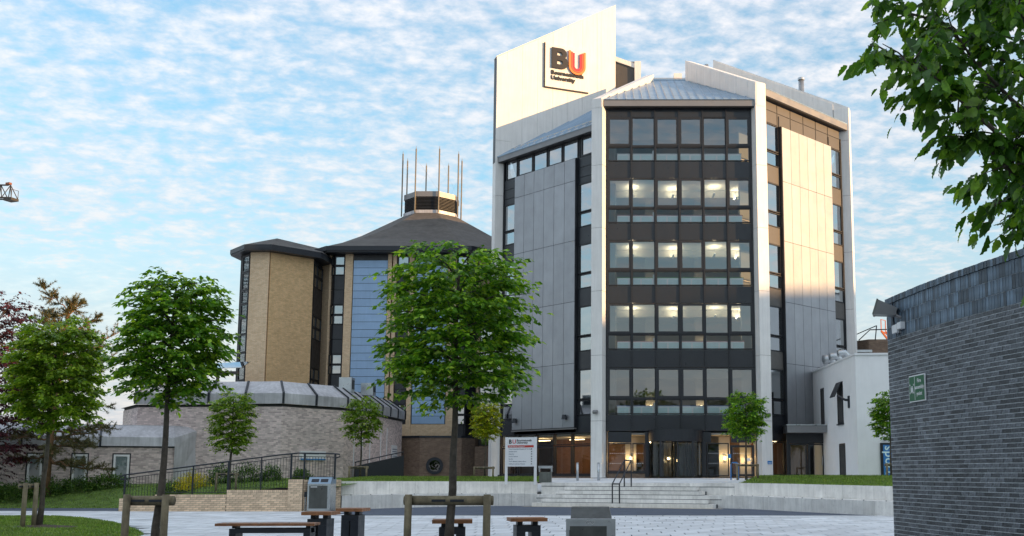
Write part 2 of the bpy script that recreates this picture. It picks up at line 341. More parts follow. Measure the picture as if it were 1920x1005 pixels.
class FR:
    """wall frame: P to Q left to right as seen from outside; n points outwards"""
    def __init__(s, P, Q):
        s.P = Vector((P[0], P[1], 0)); d = Vector((Q[0] - P[0], Q[1] - P[1], 0)); s.L = d.length; s.t = d.normalized(); s.n = Vector((s.t.y, -s.t.x, 0))
    def p(s, u, d, z): return s.P + s.t * u + s.n * d + Vector((0, 0, z))
    def box(s, mb, u0, u1, d0, d1, z0, z1):
        """d0 outer (larger), d1 inner"""
        return mb.hexa(s.p(u0, d0, z0), s.t * (u1 - u0), s.n * (d1 - d0), Vector((0, 0, z1 - z0)), (u0, d0, z0))
    def one(s, name, mat, parent, *a): return s.box(MB(), *a).build(name, mat, parent)
    def frame(s, mb, u0, u1, d0, d1, z0, z1, w):
        s.box(mb, u0, u1, d0, d1, z0, z0 + w); s.box(mb, u0, u1, d0, d1, z1 - w, z1)
        s.box(mb, u0, u0 + w, d0, d1, z0 + w, z1 - w); s.box(mb, u1 - w, u1, d0, d1, z0 + w, z1 - w); return mb
    def window(s, parent, u0, u1, z0, z1, w=0.06, glass=None, d=0.0, fm=None):
        o = s.frame(MB(), u0, u1, d, d - 0.10, z0, z1, w).build('window', fm or m_dark, parent)
        g = MB(); g.face([s.p(u0 + w, d - 0.05, z0 + w), s.p(u1 - w, d - 0.05, z0 + w), s.p(u1 - w, d - 0.05, z1 - w), s.p(u0 + w, d - 0.05, z1 - w)])
        pn = g.build('pane', glass or m_glass); pn.parent = o; return o
    def mat4(s, u, d, z):
        q = s.p(u, d, z); z3 = Vector((0, 0, 1))
        return Matrix(((s.t.x, z3.x, s.n.x, q.x), (s.t.y, z3.y, s.n.y, q.y), (s.t.z, z3.z, s.n.z, q.z), (0, 0, 0, 1)))
def text_obj(name, txt, size, mat, mtx, parent, extrude=0.01, bold=0.0, align='LEFT', sx=1.0):
    cu = bpy.data.curves.new('t', 'FONT'); cu.body = txt; cu.size = size; cu.extrude = extrude; cu.offset = bold; cu.align_x = align
    cu.resolution_u = 2; cu.space_character = 1.04
    t = bpy.data.objects.new('t', cu); COL.objects.link(t); dg = bpy.context.evaluated_depsgraph_get()
    me = bpy.data.meshes.new_from_object(t.evaluated_get(dg)); COL.objects.unlink(t); bpy.data.objects.remove(t)
    me.transform(mtx @ Matrix.Diagonal((sx, 1, 1, 1))); me.materials.clear(); me.materials.append(mat); me.name = name
    return link(name, me, parent)
# ------------------------------------------------------------------ piece sets (bricks, slabs, blocks)
_boxes = {}
def unit_box(name, size, mat):
    k = (name, tuple(round(c, 4) for c in size), mat.name)
    if k not in _boxes:
        x, y, z = (c / 2 for c in size); _boxes[k] = MB().box(-x, x, -y, y, -z, z).mesh(name, mat)
    return _boxes[k]
def pieces(name, mat, parent, items, limit=300, key=None, rest='masonry'):
    """items: (center, rotz, size); the largest-showing `limit` become parts, the others one stuff part"""
    items = sorted(items, key=key) if key else items
    inv = WORLD.get(parent.name, Matrix.Identity(4)).inverted() if parent else None
    for c, rz, sz in items[:limit]:
        o = bpy.data.objects.new(name, unit_box(name, sz, mat)); COL.objects.link(o)
        o.location = c; o.rotation_euler = (0, 0, rz)
        o.parent = parent; o.matrix_parent_inverse = inv
    if len(items) > limit:
        mb = MB()
        for c, rz, sz in items[limit:]:
            a = Vector((math.cos(rz), math.sin(rz), 0)); b = Vector((-a.y, a.x, 0)); u = Vector((0, 0, 1))
            mb.hexa(Vector(c) - a * sz[0] / 2 - b * sz[1] / 2 - u * sz[2] / 2, a * sz[0], b * sz[1], u * sz[2])
        tag(mb.build(rest, mat, parent), kind='stuff')
def camdist(it): return math.hypot(it[0][0], it[0][1])
def interp(pts, x): return float(np.interp(x, [p[0] for p in pts], [p[1] for p in pts]))
def sstep(a, b, x):
    t = min(1, max(0, (x - a) / (b - a))); return t * t * (3 - 2 * t)
RNG = random.Random(7)

# ------------------------------------------------------------------ ground
g = MB().face([(-900, -500, -0.02), (900, -500, -0.02), (900, 2200, -0.02), (-900, 2200, -0.02)]); struct('ground', g, m_court)

WLP = [(-10.75, 41.1), (-9.9, 42.7), (-8.7, 44.2), (-7.2, 45.4), (-5.6, 46.4), (-3.42, 46.66)]
WRP = [(4.48, 43.36), (5.6, 42.2), (6.7, 39.9), (8.0, 37.5), (9.5, 34.7), (10.7, 32.2)]
def resample(P, step):
    P = [Vector((x, y, 0)) for x, y in P]; Q = [P[0]] + P + [P[-1]]; fine = []
    for i in range(1, len(Q) - 2):
        for k in range(20):
            t = k / 20; a, b, c, d = Q[i - 1], Q[i], Q[i + 1], Q[i + 2]
            fine.append(0.5 * ((2 * b) + (c - a) * t + (2 * a - 5 * b + 4 * c - d) * t * t + (3 * b - a - 3 * c + d) * t ** 3))
    fine.append(P[-1]); s = [0]
    for i in range(1, len(fine)): s.append(s[-1] + (fine[i] - fine[i - 1]).length)
    n = max(2, round(s[-1] / step)); out = []
    for k in range(n + 1):
        x = s[-1] * k / n; out.append(Vector((float(np.interp(x, s, [f.x for f in fine])), float(np.interp(x, s, [f.y for f in fine])), 0)))
    nr = []
    for k in range(n + 1):
        d = (out[min(k + 1, n)] - out[max(k - 1, 0)]).normalized(); nr.append(Vector((d.y, -d.x, 0)))
    return out, nr
def seat_wall(P, ztop, label):
    pts, nr = resample(P, 0.56)
    t = thing('seat_wall', (pts[0].x, pts[0].y, 0), label, 'wall')
    n = len(pts) - 1; core = MB()
    def quad(i, j, d0, d1, e=0.0):
        a, b = pts[i] + nr[i] * d0, pts[j] + nr[j] * d0; c, d = pts[j] + nr[j] * d1, pts[i] + nr[i] * d1; v = (b - a).normalized() * e; w = (c - d).normalized() * e
        return [tuple((a + v)[:2]), tuple((b - v)[:2]), tuple((c - w)[:2]), tuple((d + w)[:2])]
    for i in range(n):
        z2 = ztop(i / n); z1 = z2 / 2 + 0.01
        MB().prism(quad(i, i + 1, 0, -1.04, 0.004), 0.0, z1).build('stone_block', m_stone, t)
        MB().prism(quad(i, i + 1, -1.02, -1.35, 0.004), z1 + 0.003, z2).build('stone_block', m_stone, t)
        core.prism(quad(i, i + 1, -0.012, -1.34, 0), -0.01, z1 - 0.015); core.prism(quad(i, i + 1, -1.032, -1.34, 0), z1 - 0.02, z2 - 0.012)
    core.build('mortar_core', m_joint, t)
    for i in range(1, n, 2):          # skate stops on the two edges
        for dd, zz in ((-0.03, ztop(i / n) / 2 + 0.01), (-1.05, ztop(i / n))):
            q = pts[i] + nr[i] * dd; MB().box(q.x - .02, q.x + .02, q.y - .02, q.y + .02, zz, zz + .025).build('skate_stop', m_steeld, t)
    return pts, nr
lp, ln = seat_wall(WLP, lambda s: 1.13 - 0.06 * s, 'pale two-tier stone seat wall curving in front of the left lawn')
rp_, rn = seat_wall(WRP, lambda s: 1.04 - 0.08 * s, 'pale two-tier stone seat wall right of the steps')

# terrace surfaces behind the walls
def strip(name, mat, pts, nr, ztop, yback, zback, x_off=0.0, rows=14, mound=0.0):
    mb = MB(); n = len(pts); G = []
    for i in range(n):
        p = pts[i] + nr[i] * -1.33; z0 = ztop(i / (n - 1)) - 0.03; col = []
        for k in range(rows + 1):
            f = k / rows; y = p.y + (yback - p.y) * f
            z = z0 + (zback - z0) * sstep(0, 0.75, f) + mound * math.sin(math.pi * min(1, f * 2)) * (0.6 + 0.4 * math.sin(i * 0.9))
            col.append((p.x + x_off * f, y, z))
        G.append(col)
    for i in range(n - 1):
        for k in range(rows): mb.face([G[i][k], G[i + 1][k], G[i + 1][k + 1], G[i][k + 1]], [G[i][k][:2], G[i + 1][k][:2], G[i + 1][k + 1][:2], G[i][k + 1][:2]])
    o = mb.build(name, mat, smooth=True); tag(o, kind='structure'); return o
struct('upper_terrace', MB().prism([(-2.75, 48.2), (5.1, 44.9), (8, 45.5), (16, 50), (16, 75), (-30, 78), (-30, 58), (-9, 57)], 1.0, [1.025, 1.025, 1.05, 1.2, 1.26, 1.26, 1.26, 1.2]), m_pave)
strip('upper_lawn', m_grass, lp, ln, lambda s: 1.13 - 0.06 * s, 57.5, 1.30, mound=0.05)
strip('east_lawn', m_grass, rp_, rn, lambda s: 1.04 - 0.08 * s, 49.8, 1.32, x_off=2.0, mound=0.06)

# left bank: heightfield from the path up to the low building
def bank_z(x, y):
    a = 0.86 * sstep(43.6, 46.8, y) + 0.25 * sstep(47, 53, y)
    w = sstep(-19.2, -17.6, x)
    front = 0.32 + 0.62 * sstep(-18.6, -11.5, x)
    b = front + (1.22 - front) * sstep(40.0, 48.0, y)
    return a * (1 - w) + b * w
mb = MB(); xs = np.linspace(-40, -10.7, 60); ys = np.linspace(39.85, 58, 44)
for i in range(len(xs) - 1):
    for j in range(len(ys) - 1):
        if xs[i + 1] < -18.7 and ys[j + 1] < 43.3: continue
        q = [(xs[i], ys[j]), (xs[i + 1], ys[j]), (xs[i + 1], ys[j + 1]), (xs[i], ys[j + 1])]
        mb.face([(*p, bank_z(*p)) for p in q], q)
o = mb.build('west_bank_lawn', m_grass, smooth=True); tag(o, kind='structure')

# dark asphalt band in front of the seat walls and the path on the left
band = [(-9.2, 36.1), (13.5, 35.6), (13.5, 30.0), (10.7, 32.2), (9.5, 34.7), (8.0, 37.5), (6.7, 39.9), (5.3, 42.0), (3.9, 43.0), (-3.6, 46.3), (-5.6, 46.1), (-7.2, 45.4), (-8.7, 44.2), (-9.9, 42.7), (-10.7, 41.1)]
MBb = MB().face([(x, y, 0.004) for x, y in [(-9.6, 36.1), (14, 35.8), (14, 47), (-10.75, 47), (-10.75, 40.9)]]); struct('asphalt_band', MBb, m_asph)
struct('asphalt_path', MB().face([(-45, 40.9, 0.004), (-18.9, 40.3, 0.004), (-18.9, 44.4, 0.004), (-45, 45.6, 0.004)]), m_asph)

# paving: bedding sheet + slabs as pieces
ISL = [(-24, 36.5), (-20, 34.2), (-18.4, 34.4), (-16.9, 33.2), (-15.6, 31.6), (-14.2, 29.8), (-12.9, 27.7), (-11.8, 25.9), (-10.9, 24.2), (-10.3, 22.0), (-10.6, 19.5), (-13, 16), (-26, 14), (-34, 24)]
def inside(p, poly):
    c = False; n = len(poly)
    for i in range(n):
        a, b = poly[i], poly[i - 1]
        if (a[1] > p[1]) != (b[1] > p[1]) and p[0] < (b[0] - a[0]) * (p[1] - a[1]) / (b[1] - a[1]) + a[0]: c = not c
    return c
pv = struct('paving', MB().face([(-34, 8, 0.004), (16, 8, 0.004), (16, 35.9, 0.004), (-9.4, 36.1, 0.004), (-10.9, 40.9, 0.004), (-18.9, 40.28, 0.004), (-34, 40.5, 0.004)]), m_joint)
sl = []; y = 20.0; row = 0
while y < 40.1:
    rd = 0.62; x = -27 + (row * 0.37) % 0.9
    while x < 11:
        L = 0.9; cx, cy = x + L / 2, y + rd / 2
        ok = (cy < 35.5 or (cx < -9.6 - (cy - 36) * 0.28 and cy < 40.0 - (0.0 if cx > -18 else 0.2))) and not inside((cx, cy), ISL)
        if ok and cy < 20: ok = abs(cx) < 14
        pxx = 1150 + 1925 * cx / cy
        if ok and -60 < pxx < 1720: sl.append(((cx, cy, 0.007 + RNG.uniform(-.0012, .0012)), 0, (L - 0.032, rd - 0.014, 0.012)))
        x += L
    y += rd; row += 1
pieces('slab', m_pave, pv, sl, 300, camdist, 'slabs')

# near grass island with blades
mb = MB()
ctr = Vector((-18, 26, 0.16)); ring = []
for k in range(4):
    f = k / 3; ring.append([(p[0] + (ctr.x - p[0]) * (1 - f) * 1.0, p[1] + (ctr.y - p[1]) * (1 - f), 0.16 * (1 - f ** 2.2) + 0.03) for p in ISL])
for k in range(3):
    for i in range(len(ISL)):
        j = (i + 1) % len(ISL); mb.face([ring[k][i], ring[k + 1][i], ring[k + 1][j], ring[k][j]][::-1])
for i in range(len(ISL)):
    j = (i + 1) % len(ISL); mb.face([(*ISL[i], 0), (*ISL[j], 0), ring[3][j], ring[3][i]])
o = mb.build('grass_island', m_grass, smooth=True); tag(o, kind='structure')
def island_z(x, y):
    best = 0
    d = Vector((x - ctr.x, y - ctr.y)); n = len(ISL)
    for i in range(n):
        a = Vector((ISL[i][0] - ctr.x, ISL[i][1] - ctr.y)); b = Vector((ISL[(i + 1) % n][0] - ctr.x, ISL[(i + 1) % n][1] - ctr.y))
        den = a.x * b.y - a.y * b.x; u = (d.x * b.y - d.y * b.x) / den; v = (a.x * d.y - a.y * d.x) / den
        if u >= 0 and v >= 0: best = u + v; break
    return 0.16 * (1 - min(1, best) ** 2.2) + 0.02
def blades(name, label, pts, h, seed):
    r = np.random.default_rng(seed); P = np.array(pts); n = len(P); a = r.uniform(0, 2 * math.pi, n); hh = h * r.uniform(.5, 1.3, n); w = 0.006 + 0.004 * r.random(n)
    w = w * (1 + P[:, 1] / 40)
    lean = np.stack([r.normal(0, .35, n) * hh, r.normal(0, .35, n) * hh, hh], 1); s = np.stack([np.cos(a) * w, np.sin(a) * w, np.zeros(n)], 1)
    V = np.stack([P - s, P + s, P + lean], 1).reshape(-1, 3); F = np.arange(n * 3).reshape(-1, 3)
    me = bpy.data.meshes.new(name); me.from_pydata(V.tolist(), [], F.tolist()); me.materials.append(m_blade)
    return tag(link(name, me), label, 'grass', kind='stuff')
r_ = random.Random(3); pt = []
while len(pt) < 26000:
    x, y = r_.uniform(-21, -10.3), r_.uniform(21.5, 34.5)
    if inside((x, y), ISL) and 1150 + 1925 * x / y > -40:
        if math.hypot(x + 14, (y - 25.5) * .8) < 0.75 and r_.random() < .85: continue
        pt.append((x, y, island_z(x, y)))
blades('island_grass', 'short mown grass on the near left island', pt, 0.05, 1)
pt = []
for i in range(24000):
    x = r_.uniform(-32, -11); y = r_.uniform(39.9, 47.5)
    if x < -18.7 and y < 43.4: continue
    pt.append((x, y, bank_z(x, y)))
blades('bank_grass', 'grass on the sloping bank below the low brick building', pt, 0.06, 2)
def strip_pts(pts, nr, ztop, yback, zback, xo, mound, n, fmax):
    out = []
    for _ in range(n):
        q = r_.random() * (len(pts) - 1.001); i = int(q); t = q - i
        a = pts[i] + nr[i] * -1.33; b = pts[i + 1] + nr[i + 1] * -1.33; p = a + (b - a) * t; f = r_.random() * fmax
        z0 = ztop(q / (len(pts) - 1)) - .03
        z = z0 + (zback - z0) * sstep(0, .75, f) + mound * math.sin(math.pi * min(1, f * 2)) * (.6 + .4 * math.sin(q * .9))
        out.append((p.x + xo * f, p.y + (yback - p.y) * f, z))
    return out
blades('lawn_grass', 'grass on the lawn above the left seat wall', strip_pts(lp, ln, lambda s: 1.13 - .06 * s, 57.5, 1.30, 0, .05, 16000, .6), .07, 4)
blades('east_lawn_grass', 'grass on the mound above the right seat wall', strip_pts(rp_, rn, lambda s: 1.04 - .08 * s, 49.8, 1.32, 2.0, .06, 18000, .8), .07, 5)
mb = MB()
for k in range(14):
    a0, a1 = 2 * math.pi * k / 14, 2 * math.pi * (k + 1) / 14
    mb.face([(-14, 25.5, .19), (-14 + .85 * math.cos(a0), 25.5 + .7 * math.sin(a0), .125), (-14 + .85 * math.cos(a1), 25.5 + .7 * math.sin(a1), .125)])
struct('soil_patch', mb, m_soil)

# ------------------------------------------------------------------ steps
ST = FR((-3.7, 46.0), (4.2, 42.7)); RIS = 1.03 / 6
t = thing('stone_steps', ST.p(4, 0, 0), 'wide flight of six pale stone steps in front of the glass entrance', 'steps')
SW = [(.1, .1), (.4, .45), (-.3, -.35), (.75, .9), (1.05, 1.25), (-.3, -.35)]
for k in range(6):
    u0, u1 = SW[k][0], ST.L - SW[k][1]
    n = 12; off = 0.35 if k % 2 else 0; e = [u0] + [u0 + (u1 - u0) * (i + off) / n for i in range(1, n)] + [u1]
    for i in range(len(e) - 1):
        ST.one('stone_block', m_stone, t, e[i] + .003, e[i + 1] - .003, -0.34 * k - (.006 if k in (2, 5) else 0), -0.34 * k - (1.12 if k in (2, 5) else 0.42), RIS * k + (.001 if k == 0 else .024), RIS * (k + 1))
    if k in (2, 5): ST.one('stone_filler', m_stone, t, u0, u1, -0.34 * k - .03, -0.34 * k - 1.1, RIS * (k - 2) + .003, RIS * k + .018)
    ST.one('mortar_core', m_joint, t, u0 + .02, u1 - .02, -0.34 * k - .02, -2.4, RIS * k - .004, RIS * (k + 1) - .012)  # dark core left showing in the gaps as painted shadow lines under the treads
# tactile strip at the foot of the steps
tc_ = struct('tactile_paving', MB().face([ST.p(-.2, .55, .008), ST.p(ST.L + .4, .55, .008), ST.p(ST.L + .4, 0.0, .008), ST.p(-.2, 0.0, .008)]), M('tactile_slab', (0.40, 0.35, 0.27), 0.85, 0, 0.1, 4))
# handrail in the middle of the steps: two looped rails
t = thing('step_handrail', (0.3, 43.6, 0), 'black steel double handrail on the stone steps', 'handrail')
for ux in (3.95, 4.28):
    mb = MB(); a = ST.p(ux, -0.03, 0.0); b = ST.p(ux, -0.03, 1.0); c = ST.p(ux, -1.40, 2.02); d = ST.p(ux, -1.40, .85)
    mb.tube([a, b], .03); mb.tube([b, c], .026); mb.tube([c, d], .03); mb.build('rail', m_black, t)
    mb = MB(); mb.tube([ST.p(ux, -.03, .0), ST.p(ux, -.03, .02)], .075, 12); mb.build('base_plate', m_black, t)
MB().tube([ST.p(3.95, -1.40, 2.02), ST.p(4.28, -1.40, 2.02)], .026).build('cross_bar', m_black, t)
MB().tube([ST.p(3.95, -.03, 1.0), ST.p(4.28, -.03, 1.0)], .026).build('cross_bar', m_black, t)

# ------------------------------------------------------------------ buff brick retaining wall
t = thing('brick_retaining_wall', (-15, 39.6, 0), 'low buff brick retaining wall stepping up below the black railing', 'wall')
segs = [(-18.8, -17.45, .49), (-17.45, -14.72, .64), (-14.72, -12.38, .815), (-12.38, -11.82, 1.215)]
items = []; soldiers = []; core = MB(); YF = 39.5
def brick_face(fr, u0, u1, ztop, items, soldiers, zc0=0.0):
    rz = math.atan2(fr.t.y, fr.t.x); ns = max(1, round((u1 - u0) / .075)); w = (u1 - u0) / ns
    for i in range(ns): soldiers.append((fr.p(u0 + w * (i + .5), -.11, ztop - .0525), rz, (w - .009, .225, .105)))
    nc = int(round((ztop - .11) / .075)); h = (ztop - .11) / nc
    for c in range(nc):
        u = u0 - (.1125 if c % 2 else 0)
        while u < u1 - .01:
            a, b = max(u, u0), min(u + .225, u1); u += .225
            if b - a < .03: continue
            items.append((fr.p((a + b) / 2, -.05 + RNG.uniform(-.0015, .0015), h * (c + .5)), rz, (b - a - .009, .1, h - .009)))
for x0, x1, zt in segs:
    yf = YF - (.06 if zt > 1 else 0); fr = FR((x0, yf), (x1, yf)); brick_face(fr, 0, x1 - x0, zt, items, soldiers)
    fr.box(core, .002, x1 - x0 - .002, -.007, -.22, -.01, zt - .008)
fr = FR((-11.82, 39.5), (-10.75, 41.0)); brick_face(fr, 0.02, fr.L - .02, 1.2, items, soldiers); fr.box(core, 0, fr.L, -.007, -.22, -.01, 1.19)
core.build('mortar_core', m_bmort, t)
pieces('brick', m_bbrick, t, items, 300, lambda it: -it[2][0], 'masonry')
pieces('coping_brick', m_bbrick, t, soldiers, 300)

# black railing on top of it
t = thing('ramp_railing', (-15, 39.7, .5), 'black steel railing with sloping handrail above the buff brick wall', 'railing')
def rail_z(x): return interp([(-18.75, 1.38), (-12.25, 2.22), (-10.6, 2.19)], x)
def foot_z(x): return .49 if x < -17.45 else .64 if x < -14.72 else .815 if x < -12.38 else 1.24
RY = 39.68
mb = MB(); pth = [(-18.62, RY, 1.20), (-18.86, RY, 1.22), (-18.90, RY, 1.32), (-18.75, RY, 1.385)] + [(x, RY, rail_z(x)) for x in np.linspace(-18.4, -10.7, 12)] + [(-10.52, RY, 2.17), (-10.5, RY, 2.08), (-10.66, RY, 2.03)]
mb.tube(pth, .028, 8); mb.build('handrail', m_black, t, smooth=True)
mb = MB(); mb.tube([(x, RY, rail_z(x) - .13) for x in (-18.7, -12.25, -10.65)], .016, 6); mb.build('top_bar', m_black, t)
for a, b in ((-18.7, -17.47), (-17.43, -14.74), (-14.7, -12.4), (-12.3, -10.65)):
    MB().tube([(a, RY, foot_z((a + b) / 2) + .07), (b, RY, foot_z((a + b) / 2) + .07)], .014, 6).build('bottom_bar', m_black, t)
for x in (-18.7, -17.2, -16.1, -14.75, -13.5, -12.36, -11.85, -10.68):
    w = .035 if x in (-14.75, -12.36, -11.85, -10.68, -18.7) else .022
    MB().box(x - w, x + w, RY - .02, RY + .02, foot_z(x + .01) - .02, rail_z(x) - .01).build('post', m_black, t)
x = -18.6
while x < -10.7:
    MB().tube([(x, RY, foot_z(x) + .06), (x, RY, rail_z(x) - .13)], .008, 5, False).build('baluster', m_black, t); x += .112
# ------------------------------------------------------------------ main university building (octagon)
S8 = 8.95; O8 = S8 * math.sqrt(.5); BX, BY = -.78, 56.0
OCT = [(BX - O8, BY + O8), (BX, BY), (BX + S8, BY), (BX + S8 + O8, BY + O8), (BX + S8 + O8, BY + O8 + S8), (BX + S8, BY + 2 * O8 + S8), (BX, BY + 2 * O8 + S8), (BX - O8, BY + O8 + S8)]
CT = (BX + S8 / 2, BY + S8 * 1.20711)
FL, FF, FRt = FR(OCT[0], OCT[1]), FR(OCT[1], OCT[2]), FR(OCT[2], OCT[3])
uni = thing('university_building', (CT[0], BY, 1.25), 'tall octagonal glass and metal university building with cream corner fins', 'building')
Z0 = 1.27
PU0, PU1 = .45, 8.50        # glazed width of the front face between pilasters
cols = [PU0 + (PU1 - PU0) * i / 6 for i in range(7)]
LV = [4.65 + 3.56 * k for k in range(5)]
# structure inside: floor slabs, ceilings, back walls
inner = [(CT[0] + (x - CT[0]) * .955, CT[1] + (y - CT[1]) * .955) for x, y in OCT]
for k, b in enumerate([1.62] + LV):
    zf = b - .35 if k else Z0 - .02
    MB().prism(inner, zf - .2, zf).build('floor_slab', m_carpet, uni)
    zc = zf + 3.02 if k else 3.55
    if k < 5 or True:
        zc = min(zc, 22.2)
        MB().prism(inner, zc, zc + .12).build('ceiling', m_ceil, uni)
    bz = zf
    # set-back core walls
    FF.one('inner_wall', m_int, uni, -2.0, 11, -8.2, -8.4, bz, zc)
    FF.one('ceiling_beam', m_int, uni, 0.2, 8.7, -3.0, -3.35, zc - .42, zc - .001)
for fr, nm in ((FL, 'l'), (FRt, 'r')):
    fr.one('partition_wall', m_int, uni, 0.3, 8.6, -1.6, -1.7, Z0 + 3.3, 20.2 if nm == 'l' else 21.4)
# front face
for k, b in enumerate(LV):
    top = b + 2.56; nxt = LV[k + 1] if k < 4 else 21.95
    for i in range(6):
        u0, u1 = cols[i] + .03, cols[i + 1] - .03; fixed = i in (1, 4)
        FF.window(uni, u0, u1, b + .02, b + .83, .045, m_glass2, -.02)
        FF.window(uni, u0, u1, b + .89, top, .05 if fixed else .115, m_glass, -.02 if fixed else .03)
        FF.one('spandrel_panel', m_spand, uni, cols[i] + .03, cols[i + 1] - .03, -.03, -.11, top + .03, nxt - .02)
for k, b in enumerate(LV):
    FF.one('transom', m_dark, uni, PU0, PU1, .012, -.12, b + .835, b + .885)
for i in range(7):
    FF.one('mullion', m_dark, uni, cols[i] - .028, cols[i] + .028, .05, -.12, 3.72, 21.95)
FF.one('edge_jamb', m_dark, uni, .2, PU0 - .03, -.02, -.2, Z0, 21.95); FF.one('edge_jamb', m_dark, uni, PU1 + .03, S8 - .2, -.02, -.2, Z0, 21.95)
for i in range(6): FF.one('spandrel_panel', m_spand, uni, cols[i] + .03, cols[i + 1] - .03, -.03, -.11, 3.75, 4.62)
FF.one('fascia', m_fascia, uni, .25, S8 - .25, .38, -.3, 21.98, 22.36)
FF.one('soffit', m_dark, uni, .25, S8 - .25, .32, -.12, 21.93, 21.978)
# ground floor front: band, glazing, revolving door drum, side door
for i in range(6):
    if cols[i + 1] < 2.6 or cols[i] > 5.9: FF.one('spandrel_panel', m_spand, uni, cols[i] + .03, cols[i + 1] - .03, -.02, -.11, 3.12, 3.70)
FF.one('spandrel_panel', m_spand, uni, cols[2] + .03, 6.1, -.06, -.12, 3.12, 3.70)
FF.window(uni, .47, cols[1] - .02, 1.55, 3.10, .06, m_glassd); FF.window(uni, cols[1] + .02, 2.48, 1.55, 3.10, .06, m_glassd)
FF.one('plinth', m_brown, uni, .45, 2.5, 0.01, -.2, 1.0, 1.45); FF.one('sill', m_dark, uni, .45, 2.55, .05, -.15, 1.452, 1.545)
FF.window(uni, 5.85, 7.05, 1.30, 3.10, .06, m_glassd)
FF.window(uni, 7.12, 8.42, 1.30, 2.98, .12, m_glassd, .02)
FF.box(MB(), 8.22, 8.25, .09, .03, 1.95, 2.3).build('door_handle', m_steel, uni)
DC = FF.p(4.15, -.1, 0); DR = 1.5
mb = MB(); n = 28; ang = [math.pi * (1.02 + .96 * i / n) for i in range(n + 1)]
for i in range(n):
    a, b = ang[i], ang[i + 1]
    for r0, z0, z1 in ((DR, 3.16, 3.78),):
        mb.face([DC + Vector((r0 * math.cos(a), r0 * math.sin(a), z0)), DC + Vector((r0 * math.cos(b), r0 * math.sin(b), z0)), DC + Vector((r0 * math.cos(b), r0 * math.sin(b), z1)), DC + Vector((r0 * math.cos(a), r0 * math.sin(a), z1))])
    mb.face([DC + Vector((0, 0, 3.16)), DC + Vector((DR * math.cos(b), DR * math.sin(b), 3.16)), DC + Vector((DR * math.cos(a), DR * math.sin(a), 3.16))])
    mb.face([DC + Vector((0, 0, 3.78)), DC + Vector((DR * math.cos(a), DR * math.sin(a), 3.78)), DC + Vector((DR * math.cos(b), DR * math.sin(b), 3.78))])
drum = mb.build('revolving_door', m_dark, uni)
for a0, a1 in ((1.02, 1.30), (1.70, 1.98)):
    g = MB()
    for i in range(8):
        a, b = math.pi * (a0 + (a1 - a0) * i / 8), math.pi * (a0 + (a1 - a0) * (i + 1) / 8)
        g.face([DC + Vector((DR * .98 * math.cos(q), DR * .98 * math.sin(q), z)) for q, z in ((a, 1.3), (b, 1.3), (b, 3.16), (a, 3.16))])
    o = g.build('pane', m_glassd); o.parent = drum
for aa in (1.02, 1.30, 1.70, 1.98):
    q = DC + Vector((DR * .97 * math.cos(math.pi * aa), DR * .97 * math.sin(math.pi * aa), 0)); o = MB().box(q.x - .06, q.x + .06, q.y - .06, q.y + .06, 1.28, 3.16).build('door_post', m_dark); o.parent = drum
for aa in (.35, 1.0, 1.6):
    v = Vector((math.cos(aa), math.sin(aa), 0)) * 1.35; nn = Vector((-v.y, v.x, 0)).normalized() * .02
    g = MB(); g.face([DC - v + Vector((0, 0, 1.3)), DC + v + Vector((0, 0, 1.3)), DC + v + Vector((0, 0, 3.14)), DC - v + Vector((0, 0, 3.14))]); o = g.build('door_leaf', m_glassd); o.parent = drum
    for s in (-1, 1):
        e = DC + v * s; o = MB().box(e.x - .035, e.x + .035, e.y - .035, e.y + .035, 1.29, 3.15).build('door_stile', m_dark); o.parent = drum
q = DC; o = MB().tube([q + Vector((0, 0, 1.28)), q + Vector((0, 0, 3.16))], .06).build('door_stile', m_dark); o.parent = drum
FF.one('jamb', m_dark, uni, 2.5, 2.68, .03, -.15, Z0, 3.7); FF.one('jamb', m_dark, uni, 5.62, 5.82, .03, -.15, Z0, 3.7)
# manifestation dots on the ground floor glass
for u0, u1, d in ((.6, 2.4, -.04), (5.95, 6.95, -.04), (7.3, 8.2, -.02)):
    mb = MB(); u = u0
    while u < u1:
        for z in (1.98, 2.52): FF.box(mb, u, u + .035, d + .004, d, z, z + .035)
        u += .11
    tag(mb.build('glass_dots', m_signw, uni), kind='stuff')

